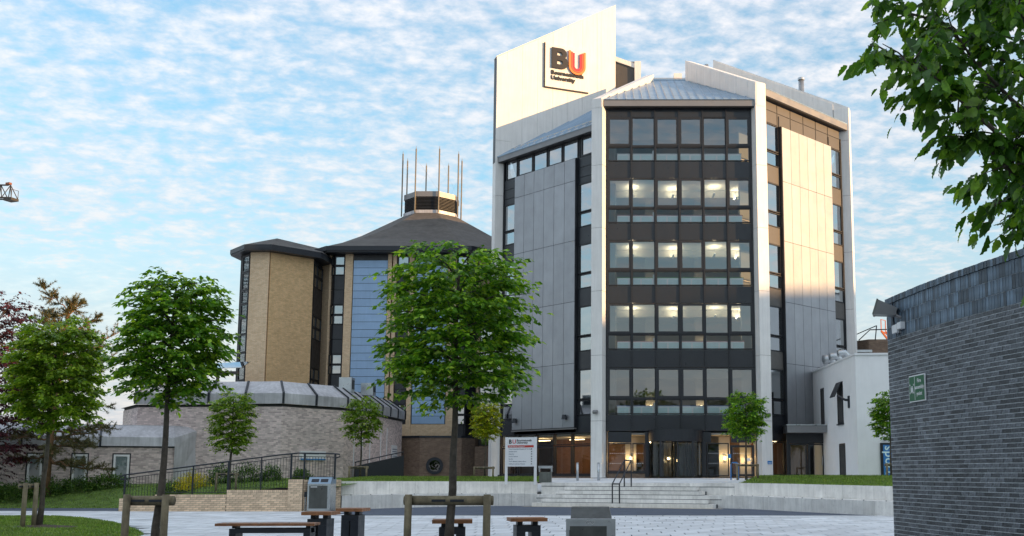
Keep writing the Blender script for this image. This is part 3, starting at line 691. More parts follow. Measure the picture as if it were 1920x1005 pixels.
# side faces: panel blocks, window strips
def side(fr, right):
    ue = (2.02, 7.12) if right else (1.74, 7.15)
    ztop = 21.35 if right else 19.42
    zs = [4.0, 7.58, 11.08, 14.6, 18.1, ztop]
    cu = [ue[0] + (ue[1] - ue[0]) * i / 6 for i in range(7)]
    for j in range(5):
        for i in range(6): fr.one('cladding_panel', m_grey, uni, cu[i] + .012, cu[i + 1] - .012, .20, .12, zs[j] + .012, zs[j + 1] - .012)
    fr.one('cladding_backing', m_dark, uni, ue[0] - .03, ue[1] + .03, .17, -.1, 3.97, ztop + .02)
    fr.one('cladding_trim', m_fascia, uni, ue[0] - .04, ue[1] + .04, .22, .0, 3.90, 3.968)
    for a, b in ((.5, ue[0] - .05), (ue[1] + .05, 8.45)):
        for k in range(5):
            bz = LV[k]
            if not right and k == 4: continue
            if right and k == 4: fr.window(uni, a, b, bz + .02, bz + .83, .05, m_glassr); fr.window(uni, a, b, bz + .89, bz + 2.5, .06, m_glassr); continue
            fr.window(uni, a, b, bz + .02, bz + .83, .05, m_glassr); fr.window(uni, a, b, bz + .89, bz + 2.56, .06, m_glassr)
            nx = LV[k + 1]
            fr.one('spandrel_panel', m_bronze if right else m_spand, uni, a, b, -.02, -.1, bz + 2.58, nx if k < 3 or right else 18.25)
        fr.one('spandrel_panel', m_spand, uni, a, b, -.02, -.1, 3.75, 4.64)
        fr.one('jamb', m_dark, uni, a - .06, a - .003, .03, -.12, 3.7, 22 if right else 20.6); fr.one('jamb', m_dark, uni, b + .003, b + .06, .03, -.12, 3.7, 22 if right else 20.6)
    fr.one('jamb', m_dark, uni, .1, .44, -.02, -.15, Z0, 22.2 if right else 20.6); fr.one('jamb', m_dark, uni, 8.51, 8.85, -.02, -.15, Z0, 22.2 if right else 20.6)
side(FL, False); side(FRt, True)
# left: clerestory windows under the eave
wu = [.62, 1.72, 3.2, 4.5, 5.85, 7.4, 8.45]
for i in range(6): FL.window(uni, wu[i] + .03, wu[i + 1] - .03, 19.47, 20.62, .09 if i % 2 else .05, m_glassr)
for a, b in ((.5, 1.68), (7.2, 8.45)):
    FL.one('spandrel_panel', m_spand, uni, a, b, -.02, -.1, 18.28, 18.84); FL.one('spandrel_panel', m_spand, uni, a, b, -.02, -.1, 18.87, 19.45)
FL.one('fascia', m_fascia, uni, 0.2, S8 - .2, .35, -.25, 20.65, 21.02); FL.one('soffit', m_dark, uni, .2, S8 - .2, .3, -.12, 20.61, 20.648)
# right: two rows of bronze panels under the eave
cu = [.55 + (8.4 - .55) * i / 6 for i in range(7)]
for i in range(6):
    FRt.one('clerestory_panel', m_bronze, uni, cu[i] + .03, cu[i + 1] - .03, -.01, -.1, 21.38 if 0 < i < 5 else 21.42, 22.12); FRt.one('clerestory_panel', m_bronze, uni, cu[i] + .03, cu[i + 1] - .03, -.01, -.1, 22.16, 22.66)
FRt.one('clerestory_frame', m_dark, uni, .5, 8.45, -.04, -.14, 21.3, 22.68)
FRt.one('fascia', m_fascia, uni, .2, S8 - .2, .38, -.25, 22.72, 23.15); FRt.one('soffit', m_dark, uni, .2, S8 - .2, .3, -.12, 22.68, 22.718)
# ground floor left: glazing in five bays with lit room
gu = [.5, 2.2, 3.75, 5.3, 6.8, 8.4]
for i in range(5):
    FL.window(uni, gu[i] + .05, gu[i + 1] - .05, 1.38, 3.0, .07, m_glassd); FL.window(uni, gu[i] + .05, gu[i + 1] - .05, 3.04, 3.74, .05, m_glassd)
FL.one('plinth', m_brown, uni, .2, 8.6, .06, -.2, .9, 1.3); FL.one('sill', m_dark, uni, .2, 8.6, .08, -.15, 1.302, 1.375)
FL.one('inner_wall', m_wall2, uni, 0.5, 8.6, -4.2, -4.3, Z0, 3.55)
# ground floor right: dark glazing
FRt.window(uni, .55, 1.9, 1.35, 3.2, .07, m_glassd); FRt.one('spandrel_panel', m_spand, uni, .5, 8.4, -.04, -.12, 3.22, 3.95)
FRt.window(uni, 1.95, 4.3, 1.35, 3.2, .07, m_glassd)
FRt.one('inner_wall', m_wall2, uni, .5, 8.4, -2.8, -2.9, Z0, 3.5)
# back walls (plain cladding)
for a, b in ((3, 4), (4, 5), (5, 6), (6, 7), (7, 0)):
    f = FR(OCT[a], OCT[b]); f.one('rear_cladding', m_grey, uni, .3, S8 - .3, 0, -.2, Z0, 21.5)
# pilasters and radial fins
EZ = {0: 21.3, 1: 22.3, 2: 22.3, 3: 23.0}
def radial(i):
    d = Vector((OCT[i][0] - CT[0], OCT[i][1] - CT[1], 0)).normalized(); c = Vector((OCT[i][0], OCT[i][1], 0)); return c, d, Vector((-d.y, d.x, 0))
def rbox(mb, i, r0, r1, w, z0, z1, s=0):
    """r measured outwards from the corner, r1 < r0"""
    c, d, t = radial(i); return mb.hexa(c + d * r0 - t * (w / 2) + t * s + Vector((0, 0, z0)), t * w, d * (r1 - r0), Vector((0, 0, z1 - z0)))
JZ = [Z0 - .05, 4.28, 7.86, 11.42, 14.98, 18.56, 22.1]
for i in range(8):
    top = {0: 27.4, 1: 22.38, 2: 23.35, 3: 24.2}.get(i, 23.0)
    js = JZ[:-1] + [22.1, top] if top > 22.2 else JZ
    pil = rbox(MB(), i, .33, -.6, .60, Z0 - .1, top - .01).build('pilaster', m_dark, uni)
    for j in range(len(js) - 1):
        if js[j + 1] - js[j] < .05: continue
        o = rbox(MB(), i, .36, -.56, .66, js[j] + .008, js[j + 1] - .008).build('cladding_panel', m_white); o.parent = pil
def fin(i, prof, w, mat, name='roof_fin', s=0.0):
    """prof: [(inward distance, z)] closed outline"""
    c, d, t = radial(i); mb = MB(); a = [c - d * r + t * (s - w / 2) + Vector((0, 0, z)) for r, z in prof]; b = [p + t * w for p in a]
    uvs = [(r, z) for r, z in prof]; n = len(prof)
    mb.face(a, uvs); mb.face(b[::-1], uvs[::-1])
    for k in range(n): mb.face([a[(k + 1) % n], a[k], b[k], b[(k + 1) % n]])
    return mb.build(name, mat, uni)
fin(1, [(-.38, 21.9), (-.38, 22.42), (8.2, 27.0), (8.2, 26.4), (.3, 21.9)], .55, m_white)
fin(2, [(-.38, 22.0), (-.38, 23.36), (.3, 23.7), (8.5, 28.05), (8.5, 26.3), (.4, 22.0)], .55, m_white)
fin(3, [(-.38, 22.3), (-.38, 24.22), (8.4, 28.75), (8.4, 26.2), (.4, 22.3)], .55, m_white)
for i in (): fin(i, [(-.38, 22.0), (-.38, 23.2), (8.4, 27.6), (8.4, 26.2), (.4, 22.0)], .5, m_white)
sail = fin(0, [(-.38, 20.7), (-.38, 27.52), (7.70, 32.36), (7.70, 25.6), (.2, 20.7)], .5, m_dark, 'sail_wall')
# sail panels, joints left open between them; both sides
pr = [-.38, .3, 1.32, 2.34, 3.36, 4.38, 5.40, 6.42, 6.70, 7.70]
def sail_top(r): return 27.52 + (r + .38) * (32.36 - 27.52) / 8.08
def sail_bot(r): return 20.7 if r < .2 else 20.7 + (r - .2) * (25.6 - 20.7) / 7.5
for k in range(len(pr) - 1):
    a, b = pr[k] + .005, pr[k + 1] - .005
    for sgn in (-1, 1):
        o = fin(0, [(a, sail_bot(a)), (a, sail_top(a)), (b, sail_top(b)), (b, sail_bot(b))], .05, m_white, 'cladding_panel', .277 * sgn); o.parent = sail; o.matrix_parent_inverse = Matrix.Identity(4)
o = fin(0, [(7.702, 25.6), (7.702, 32.36), (7.73, 32.37), (7.73, 25.6)], .6, m_white, 'end_cap'); o.parent = sail; o.matrix_parent_inverse = Matrix.Identity(4)
o = fin(0, [(-.40, 27.525), (-.40, 27.58), (7.74, 32.45), (7.74, 32.38)], .62, m_white, 'coping'); o.parent = sail; o.matrix_parent_inverse = Matrix.Identity(4)
# fin side panels joint lines on fin 2 and fin 3
for i, z0f, z1f in ((2, 22.9, 27.2), (3, 23.4, 27.6)):
    for k in range(6):
        r0 = .6 + k * 1.25
        o = fin(i, [(r0, 22.5 + r0 * .50), (r0, (23.5 if i == 2 else 24.25) + r0 * .525), (r0 + 1.235, (23.5 if i == 2 else 24.25) + (r0 + 1.235) * .525), (r0 + 1.235, 22.5 + (r0 + 1.235) * .50)], .60, m_white, 'cladding_panel')
# roof planes to an inner octagon
IN = .27; ZT = 26.75
def octo_in(k): return [(CT[0] + (x - CT[0]) * k, CT[1] + (y - CT[1]) * k) for x, y in OCT]
inn = [(CT[0] + (x - CT[0]) * IN, CT[1] + (y - CT[1]) * IN) for x, y in OCT]
eav = {0: 21.03, 1: 22.37, 2: 23.16}
for i in range(3):
    j = (i + 1) % 8; ez = eav.get(i, 22.4); f = FR(OCT[i], OCT[j]); dd = .38
    a, b = f.p(.12, dd, ez), f.p(S8 - .12, dd, ez); zt = ZT if i != 0 else ZT - .3
    c = Vector((*inn[j], zt)); d = Vector((*inn[i], zt)); up = Vector((0, 0, .06))
    mb = MB(); mb.face([a, b, c, d]); mb.face([a - up, d - up, c - up, b - up]); mb.face([a - up, b - up, b, a])
    rf = mb.build('roof', m_zinc, uni)
    if i in (0, 1):
        ns = 19 if i == 1 else 14
        for k in range(1, ns):
            # seams run up the slope, ending on the hips
            s = k / ns; p0 = a + (b - a) * s; dirn = ((d + c) / 2 - (a + b) / 2)
            u = (p0 - (a + b) / 2).dot((b - a).normalized()); half = (b - a).length / 2; ht = (c - d).length / 2
            fr_ = 1.0 if abs(u) <= ht else (half - abs(u)) / (half - ht); p1 = p0 + dirn * max(fr_, .02); w = (b - a).normalized() * .035; h = Vector((0, 0, .07))
            m2 = MB(); m2.face([p0 - w, p0 + w, p0 + h]); m2.face([p0 - w, p0 + h, p1 + h, p1 - w]); m2.face([p0 + w, p1 + w, p1 + h, p0 + h]); o = m2.build('seam', m_zinc); o.parent = rf
MB().prism(inn[:4], ZT - .1, ZT + .10).build('roof_cap', m_zinc, uni)
MB().prism([octo_in(.97)[q] for q in (3, 4, 5, 6, 7)] + [inn[0]], 22.0, 22.4).build('flat_roof', m_fascia, uni)
A0, D0 = Vector((*OCT[0], 21.4)), Vector((*OCT[3], 22.4)); c0, d0 = Vector((*inn[0], ZT)), Vector((*inn[3], ZT))
MB().face([D0 + Vector((0, .1, 0)), A0 + Vector((0, .1, 0)), c0, d0]).build('rear_gable', m_fascia, uni)
# plant screen behind the sail, parapets and flue on the roof
MB().box(.1, 1.42, 66.2, 67.6, 22.4, 29.0).build('plant_screen', m_bronze, uni)
mb = MB(); mb.hexa((.0, 66.1, 29.05), (1.5, 0, -.55), (0, 1.6, 0), (0, 0, .32)); mb.build('parapet', m_white, uni)
MB().box(1.43, 1.85, 66.0, 67.7, 22.4, 28.95).build('parapet', m_white, uni)
MB().box(1.86, 4.05, 66.2, 66.6, 26.8, 27.55).build('parapet', m_white, uni)
MB().box(4.06, 4.6, 66.0, 66.8, 26.5, 28.1).build('parapet', m_white, uni)
mb = MB(); mb.tube([(1.9, 66.0, 27.75), (5.2, 66.0, 27.75)], .03); mb.tube([(1.95, 66.0, 26.7), (1.95, 66.0, 27.75)], .03); mb.build('guard_rail', m_steel, uni)
MB().tube([(13.35, 70, 22.4), (13.35, 70, 29.2)], .2, 14).build('flue', m_steel, uni, True)
MB().tube([(13.35, 70, 29.2), (13.35, 70, 29.35)], .24, 14).build('flue_cap', m_steel, uni)
MB().tube([(6.3, 66.5, 22.4), (6.3, 66.5, 28.9)], .14, 12).build('flue', m_steel, uni, True)
# flood lights on cladding and pilasters
for f, u, z in ((FL, 2.15, 4.55), (FL, 6.5, 4.6)):
    mb = MB(); mb.tube([f.p(u, .2, z), f.p(u, .42, z)], .05); mb.tube([f.p(u, .34, z + .12), f.p(u, .34, z - .14)], [.11, .16], 12); mb.build('wall_light', m_black, uni)
for i, z in ((1, 4.75), (2, 4.6)):
    c, d, t_ = radial(i); mb = MB(); q = c + d * .36 + Vector((0, 0, z)); mb.tube([q, q + d * .16], .05); mb.tube([q + d * .16 - t_ * .12, q + d * .16 + t_ * .12], .11, 12); mb.build('wall_light', m_fascia, uni)

# ---- interior fittings
FLN = ['first', 'second', 'third', 'fourth', 'top']
EDGE = [(0.20, 0.30, 0.62), (0.55, 0.18, 0.2), (0.10, 0.42, 0.10), (0.4, 0.12, 0.16), (0.45, 0.5, 0.52)]
for k, b in enumerate(LV):
    t = thing('cabinet_run', FF.p(4.4, -.6, b - .35), f'white low cabinets with pale blue doors behind the glass of the {FLN[k]} floor', 'cabinets')
    em = M(f'cabinet_edge_{FLN[k]}', EDGE[k], .5, 0, 0)
    for a, c in ((1.0, 2.98), (3.12, 5.78), (5.92, 8.0)):
        FF.one('carcass', m_cab, t, a, c, -.16, -.7, b - .35, b + .46); FF.one('worktop', em, t, a - .03, c + .03, -.145, -.72, b + .462, b + .49)
        n = 4 if c - a > 2.3 else 3
        for i in range(n): FF.one('cabinet_door', m_teal, t, a + (c - a) * i / n + .05, a + (c - a) * (i + 1) / n - .05, -.15, -.159, b - .2, b + .38)
    for u in (2.98, 3.12 + 2.66):
        FF.one('upright', m_cab, t, u + .005, u + .135, -.15, -.7, b - .35, b + .66)
    # lamps: uplighters on the ceiling
    lamps = [(1.9, 2.2), (4.25, 2.4), (6.6, 2.1), (8.0, 2.9)] if 0 < k < 4 else []
    for u, d in lamps:
        lt = thing('ceiling_lamp', FF.p(u, -d, b + 2.4), f'lit pendant uplighter on the {FLN[k]} floor, bay {["left", "centre", "right", "far right"][lamps.index((u, d))]} behind the glass', 'lamp', 'pendant lamps inside the glazed floors')
        mb = MB(); mb.tube([FF.p(u, -d, b + 2.64), FF.p(u, -d, b + 2.2)], .012, 6); mb.build('suspension', m_steel, lt)
        FF.one('lamp_body', m_cab, lt, u - .05, u + .05, -d + .45, -d - .45, b + 2.14, b + 2.20)
        FF.one('glow_strip', m_lamp, lt, u - .045, u + .045, -d + .43, -d - .43, b + 2.201, b + 2.215)
        la = bpy.data.lights.new('lamp_light', 'AREA'); la.shape = 'RECTANGLE'; la.size = .12; la.size_y = .9; la.energy = 4.2; la.color = (1.0, .80, .52)
        lo = bpy.data.objects.new('lamp_light', la); COL.objects.link(lo); lo.location = FF.p(u, -d, b + 2.24); lo.rotation_euler = (math.pi, 0, 0); setp(lo, lt)
    if k < 4:
        for u in (3.0, 6.0):
            lt = thing('column_wall_light', FF.p(u, -5.0, b + .6), f'warm up-and-down light on the {"left" if u < 4 else "right"} column of the {FLN[k]} floor', 'lamp', 'column lights inside the glazed floors')
            FF.one('column', m_int, lt, u - .3, u + .3, -5.0, -5.6, b - .35, b + 2.6)
            MB().tube([FF.p(u, -4.9, b + .62), FF.p(u, -4.9, b + .82)], .06, 10).build('lamp_body', m_lamp, lt)
            la = bpy.data.lights.new('lamp_light', 'POINT'); la.energy = 1.6; la.color = (1, .74, .42); la.shadow_soft_size = .08
            lo = bpy.data.objects.new('lamp_light', la); COL.objects.link(lo); lo.location = FF.p(u, -4.78, b + .72); setp(lo, lt)
# ground floor lobby lights
for nm, f, u, d, z, en in (('left lobby window', FF, 1.4, 1.2, 2.3, 22), ('right lobby window', FF, 6.6, 1.2, 2.3, 26), ('side door', FF, 7.8, 1.4, 2.2, 18)):
    lt = thing('lobby_wall_light', f.p(u, -d - .1, z), f'warm lobby wall light on a pale pier seen through the {nm}', 'lamp', 'lobby wall lights')
    f.one('pier', m_int, lt, u + .05, u + .65, -d - .15, -d - .4, Z0, 3.5)
    MB().tube([f.p(u + .35, -d - .05, z - .1), f.p(u + .35, -d - .05, z + .1)], .06, 10).build('lamp_body', m_lamp, lt)
    la = bpy.data.lights.new('lamp_light', 'POINT'); la.energy = en * .30; la.color = (1, .60, .24); la.shadow_soft_size = .06
    lo = bpy.data.objects.new('lamp_light', la); COL.objects.link(lo); lo.location = f.p(u + .35, -d + .06, z); setp(lo, lt)
for i, u in enumerate((2.0, 5.0, 7.6)):
    lt = thing('cafe_strip_light', FL.p(u, -2, 3.4), f'warm strip light over the cafe behind the left ground floor glass, {["far", "middle", "near"][i]} one', 'lamp', 'strip lights in the ground floor cafe')
    FL.one('lamp_body', m_lamp, lt, u - .6, u + .6, -2.0, -2.1, 3.40, 3.45)
    la = bpy.data.lights.new('lamp_light', 'POINT'); la.energy = 9; la.color = (1, .66, .32); la.shadow_soft_size = .1
    lo = bpy.data.objects.new('lamp_light', la); COL.objects.link(lo); lo.location = FL.p(u, -2.0, 3.2); setp(lo, lt)
for i, (u, f, d) in enumerate(((2.6, FRt, 1.2),)):
    lt = thing('porch_room_light', f.p(u, -d, 3.3), 'warm lamp in the room beside the dark glazed porch', 'lamp')
    MB().tube([f.p(u, -d, 3.2), f.p(u, -d, 3.3)], .14, 12).build('lamp_body', m_lamp, lt)
    la = bpy.data.lights.new('lamp_light', 'POINT'); la.energy = 8; la.color = (1, .72, .4); la.shadow_soft_size = .1
    lo = bpy.data.objects.new('lamp_light', la); COL.objects.link(lo); lo.location = f.p(u, -d, 3.05); setp(lo, lt)
# lobby stair, seen through the left lobby window
t = thing('lobby_staircase', FF.p(1.7, -3, Z0), 'dark staircase inside the lobby behind the left entrance window', 'staircase')
for k in range(10): FF.one('tread', m_black, t, 1.55 + .02 * k, 2.4, -2.4 - .26 * k, -2.66 - .26 * k, Z0 + .17 * k, Z0 + .17 * (k + 1) - .03)
MB().tube([FF.p(1.5, -2.4, Z0 + .9), FF.p(1.5, -5.0, Z0 + 2.6)], .025).build('handrail', m_steel, t)

# ------------------------------------------------------------------ logo sign on the sail
c_, d_, tt = radial(0)
class SF(FR): pass
SFm = FR((OCT[0][0], OCT[0][1]), CT)      # along the sail; n faces the camera side
sg = thing('logo_sign', SFm.p(4.2, .3, 26), 'square cream sign board with large black and red letters on the tall sail wall', 'sign')
SO = .306
SFm.one('board', m_white, sg, 2.80, 5.76, SO + .07, SO, 26.05, 28.95)
mb = MB(); SFm.box(mb, 2.74, 2.80, SO + .12, SO, 26.0, 28.98); SFm.box(mb, 2.80, 5.78, SO + .10, SO, 25.98, 26.045); mb.build('edge_trim', m_dark, sg)
FD = SO + .10
def poly_ext(name, pts, mat, depth, holes=None):
    cu = bpy.data.curves.new('c', 'CURVE'); cu.dimensions = '2D'; cu.fill_mode = 'BOTH'; cu.extrude = depth
    for P in [pts] + (holes or []):
        s = cu.splines.new('POLY'); s.points.add(len(P) - 1); s.use_cyclic_u = True
        for k, (x, y) in enumerate(P): s.points[k].co = (x, y, 0, 1)
    ob = bpy.data.objects.new('c', cu); COL.objects.link(ob); me = bpy.data.meshes.new_from_object(ob.evaluated_get(bpy.context.evaluated_depsgraph_get()))
    COL.objects.unlink(ob); bpy.data.objects.remove(ob); me.transform(SFm.mat4(0, FD + depth, 0)); me.materials.clear(); me.materials.append(mat); me.name = name
    return link(name, me, sg)
def arc(cx, cy, r, a0, a1, n=10): return [(cx + r * math.cos(R(a0 + (a1 - a0) * i / n)), cy + r * math.sin(R(a0 + (a1 - a0) * i / n))) for i in range(n + 1)]
bx, bz, bh = 3.22, 27.34, 1.36       # letter B
outer = [(bx, bz), (bx + .62, bz)] + arc(bx + .72, bz + .40, .40, -90, 90)[1:] ; outer = [(bx, bz)] + arc(bx + .72, bz + .40, .40, -90, 62) + arc(bx + .66, bz + 1.0, .36, -48, 90) + [(bx, bz + bh)]
h1 = [(bx + .36, bz + .27)] + arc(bx + .62, bz + .40, .13, -90, 90) + [(bx + .36, bz + .53)]
h2 = [(bx + .36, bz + .85)] + arc(bx + .60, bz + .97, .12, -90, 90) + [(bx + .36, bz + 1.09)]
poly_ext('black_letter', outer, m_ink, .05, [h1, h2])
ucx, ucz = 4.96, 27.66
for q, (r1, r0, mt, tp) in enumerate(((.58, .44, m_u1, 1.02), (.42, .31, m_u2, .95), (.29, .18, m_u3, .88))):
    L_ = [(ucx - r1, ucz + tp)] + arc(ucx, ucz, r1, 180, 360, 16) + [(ucx + r1, ucz + tp - .02), (ucx + r0, ucz + tp - .02)] + arc(ucx, ucz, r0, 360, 180, 16) + [(ucx - r0, ucz + tp)]
    poly_ext('letter_stripe', L_, (m_u1, m_u2, m_u3)[q], .05)
text_obj('lettering', 'Bournemouth', .36, m_ink, SFm.mat4(3.2, FD, 26.93), sg, .03, .016, sx=1.06)
text_obj('lettering', 'University', .36, m_ink, SFm.mat4(3.2, FD, 26.58), sg, .03, .016, sx=1.06)
# ------------------------------------------------------------------ buff brick tower with louvred crown
TS = 9.17; TO = TS * math.sqrt(.5); TX, TY = -19.11, 69.0
TOC = [(TX - TO, TY + TO), (TX, TY), (TX + TS, TY), (TX + TS + TO, TY + TO), (TX + TS + TO, TY + TO + TS), (TX + TS, TY + 2 * TO + TS), (TX, TY + 2 * TO + TS), (TX - TO, TY + TO + TS)]
TC = (TX + TS / 2, TY + TS * 1.20711)
tw = thing('brick_tower', (TC[0], TY, 1.2), 'buff brick octagonal tower with blue panels, dark roof and louvred crown', 'building')
TF, TL, TR = FR(TOC[1], TOC[2]), FR(TOC[0], TOC[1]), FR(TOC[2], TOC[3])
core = [(TC[0] + (x - TC[0]) * .97, TC[1] + (y - TC[1]) * .97) for x, y in TOC]
MB().prism(core, 1.0, 16.4).build('core_wall', m_dint, tw)
EZT = 16.35
def pier(f, u0, u1, mat=None, z0=1.2, z1=EZT, d=.05): f.one('brick_pier', mat or m_buffl, tw, u0, u1, d, -.4, z0, z1)
def winstrip(f, u0, u1, ztop=EZT, n=5, d=-.06):
    f.one('window_backing', m_dark, tw, u0, u1, d - .12, d - .3, 2.0, ztop)
    z = ztop - .05
    for k in range(n):
        for h, gl in ((.72, 1), (.68, 1), (1.0, 0), (1.0, 0)):
            if z - h < 4.2: return
            if gl: f.window(tw, u0 + .03, u1 - .03, z - h + .02, z - .02, .06, m_glasst, d)
            else: f.one('spandrel_panel', m_spand, tw, u0 + .04, u1 - .04, d - .02, d - .1, z - h + .02, z - .02)
            z -= h
winstrip(TF, .02, .75); pier(TF, .78, 1.30)
def blue(f, u0, u1, z0, z1):
    n = round((z1 - z0) / .53); h = (z1 - z0) / n
    f.one('cladding_backing', m_dark, tw, u0, u1, -.08, -.2, z0, z1)
    for k in range(n): f.one('blue_panel', m_blue, tw, u0 + .01, u1 - .01, .0, -.06, z0 + h * k + .014, z0 + h * (k + 1) - .014)
blue(TF, 1.34, 3.68, 4.76, 15.95); TF.one('panel_head', m_spand, tw, 1.34, 3.68, -.05, -.2, 15.96, EZT)
pier(TF, 3.71, 3.96); pier(TF, 4.06, 4.30); winstrip(TF, 4.33, 5.15); pier(TF, 5.18, 5.5); blue(TF, 5.56, 7.78, 4.76, 15.95)
TF.one('panel_head', m_spand, tw, 5.56, 7.78, -.05, -.2, 15.96, EZT)
pier(TF, 7.84, 8.40); winstrip(TF, 8.43, 9.15); TF.one('brick_base', m_buffl, tw, 1.3, 7.84, .0, -.3, 1.2, 4.74)
winstrip(TL, 8.72, 9.14); pier(TL, 7.35, 8.68); winstrip(TL, 6.2, 7.3, d=-.2); pier(TL, 0, 6.1, m_buff)
pier(TR, 1.0, 3.0); winstrip(TR, .03, .95); blue(TR, 3.05, 6, 4.76, 15.95); pier(TR, 6.05, 9)
for a, b in ((3, 4), (4, 5), (5, 6), (6, 7), (7, 0)): f = FR(TOC[a], TOC[b]); f.one('brick_pier', m_buff, tw, .05, TS - .05, .05, -.3, 1.2, EZT)
# eave slab, gutter and roof
def octo(sc, base=TOC, c=TC): return [(c[0] + (x - c[0]) * sc, c[1] + (y - c[1]) * sc) for x, y in base]
EO = 1 + .75 / (TS * 1.207)
MB().prism(octo(EO), EZT + .001, EZT + .10).build('soffit', m_dark, tw)
MB().prism(octo(EO + .008), EZT + .102, EZT + .42).build('gutter', m_black, tw)
ro, ri = octo(EO), octo(.19); mb = MB()
rfz0, rfz1 = EZT + .425, 21.6
rf = None
for i in range(8):
    j = (i + 1) % 8; mb = MB()
    # gentle bell-cast: three bands
    prev = [(*ro[i], rfz0), (*ro[j], rfz0)]
    for f, zf in ((.35, .27), (.7, .62), (1, 1)):
        cur = [(ro[i][0] + (ri[i][0] - ro[i][0]) * f, ro[i][1] + (ri[i][1] - ro[i][1]) * f, rfz0 + (rfz1 - rfz0) * zf), (ro[j][0] + (ri[j][0] - ro[j][0]) * f, ro[j][1] + (ri[j][1] - ro[j][1]) * f, rfz0 + (rfz1 - rfz0) * zf)]
        mb.face([prev[0], prev[1], cur[1], cur[0]]); prev = cur
    mb.build('roof', m_slate, tw)
# crown
k0, k1 = octo(.183), octo(.19); zc0, zc1 = 21.25, 23.35
MB().prism(octo(.188), zc0, 21.85).build('crown_kerb', m_lead, tw)
crown = MB().prism(octo(.170), 21.84, zc1 - .1).build('louvre_crown', m_dark, tw)
MB().prism(octo(.186), zc1 - .42, zc1).build('crown_rim', m_fascia, tw)
for i in range(8):
    f = FR(k0[i], k0[(i + 1) % 8])
    for k in range(9):
        z = 21.9 + k * .115; o = MB()
        o.hexa(f.p(.06, 0, z), f.t * (f.L - .12), f.n * -.12 + Vector((0, 0, .06)), Vector((0, 0, .028)))
        q = o.build('louvre_blade', m_louv); q.parent = crown
for i in range(8):
    c = Vector((k1[i][0], k1[i][1], 0)); d = Vector((c.x - TC[0], c.y - TC[1], 0)).normalized() * .12
    MB().tube([c + d + Vector((0, 0, 21.6)), c + d + Vector((0, 0, 26.7))], .055, 8).build('mast', m_mast, tw)
    MB().tube([c + d + Vector((0, 0, 26.7)), c + d + Vector((0, 0, 26.95))], [.03, .008], 6).build('mast_tip', m_mast, tw)
    e = Vector((k1[(i + 1) % 8][0], k1[(i + 1) % 8][1], 23.4))
    MB().tube([c + d + Vector((0, 0, 26.0)), e], .004, 4).build('stay_wire', m_steel, tw)
# wing
wg = thing('brick_wing', (-22.3, 66, 1.2), 'buff brick stair wing with hipped dark roof left of the louvred tower', 'building')
W0, W1, W2, W3 = (-24.55, 66.45), (-23.55, 65.5), (-22.32, 65.5), (-20.15, 67.65)
WB = [W1, W2, W3, (-20.15, 71), (-24.55, 74)]
MB().prism([W0, W1, W2, W3, (-20.2, 71.2), (-24.55, 75)], 1.0, 15.7).build('core_wall', m_dint, wg)
f1, f2, f0 = FR(W1, W2), FR(W2, W3), FR(W0, W1)
f1.one('brick_wall', m_buffl, wg, 0, f1.L, .10, -.1, 1.2, 15.72); f2.one('brick_wall', m_buff, wg, 0.02, f2.L, .10, -.1, 1.2, 15.72)
def wstrip2(f, u0, u1):
    z = 15.6
    while z > 5:
        for h in (1.1, 1.2, .9, .9):
            f.window(wg, u0, u1, z - h + .02, z - .02, .06, m_glasst, .05); z -= h
wstrip2(f0, .35, 1.25)
fx = FR((-20.12, 67.7), (-20.12, 71)); 
z = 15.5
while z > 4:
    for h, gl in ((.8, 1), (.8, 1), (1.9, 0)):
        if gl: fx.window(wg, .2, 1.0, z - h, z - .02, .06, m_glasst, .03); fx.window(wg, 1.05, 2.2, z - h, z - .02, .06, m_glasst, .03)
        else: fx.one('spandrel_panel', m_spand, wg, .2, 2.2, .02, 0.0, z - h, z - .02)
        z -= h
WE = [(-25.3, 66.6), (-23.75, 64.85), (-22.0, 64.85), (-19.5, 67.3), (-19.2, 70.6), (-24.6, 75.6)]
MB().prism(WE, 15.73, 15.82).build('soffit', m_dark, wg); MB().prism([(x * 1.0015, y - .03) for x, y in WE], 15.822, 16.12).build('gutter', m_black, wg)
pk = (-22.75, 68.0, 17.25); rdg = (-20.5, 72.5, 17.4); mb = MB(); z = 16.125
E_ = [(x, y, z) for x, y in WE]
for a, b in ((0, 1), (1, 2)): MB().face([E_[a], E_[b], pk]).build('roof', m_slate, wg)
MB().face([E_[2], E_[3], rdg, pk]).build('roof', m_slate, wg); MB().face([E_[3], E_[4], rdg]).build('roof', m_slate, wg); MB().face([E_[5], E_[0], pk, rdg]).build('roof', m_slate, wg)
# small steel canopy beside the wing
t = thing('rooftop_canopy', (-25, 62.5, 6), 'small dark steel and glass canopy at the foot of the brick wing', 'canopy')
mb = MB(); mb.box(-26.2, -22.9, 62.3, 62.45, 7.45, 7.65); mb.box(-25.2, -25.05, 62.3, 62.45, 6.0, 7.5); mb.box(-24.2, -24.05, 62.3, 62.45, 6.0, 7.5); mb.build('canopy_frame', m_black, t)
MB().hexa((-25.6, 62.2, 7.7), (3.0, 0, .15), (0, 1.4, .5), (0, 0, .04)).build('canopy_glass', m_glasst, t)
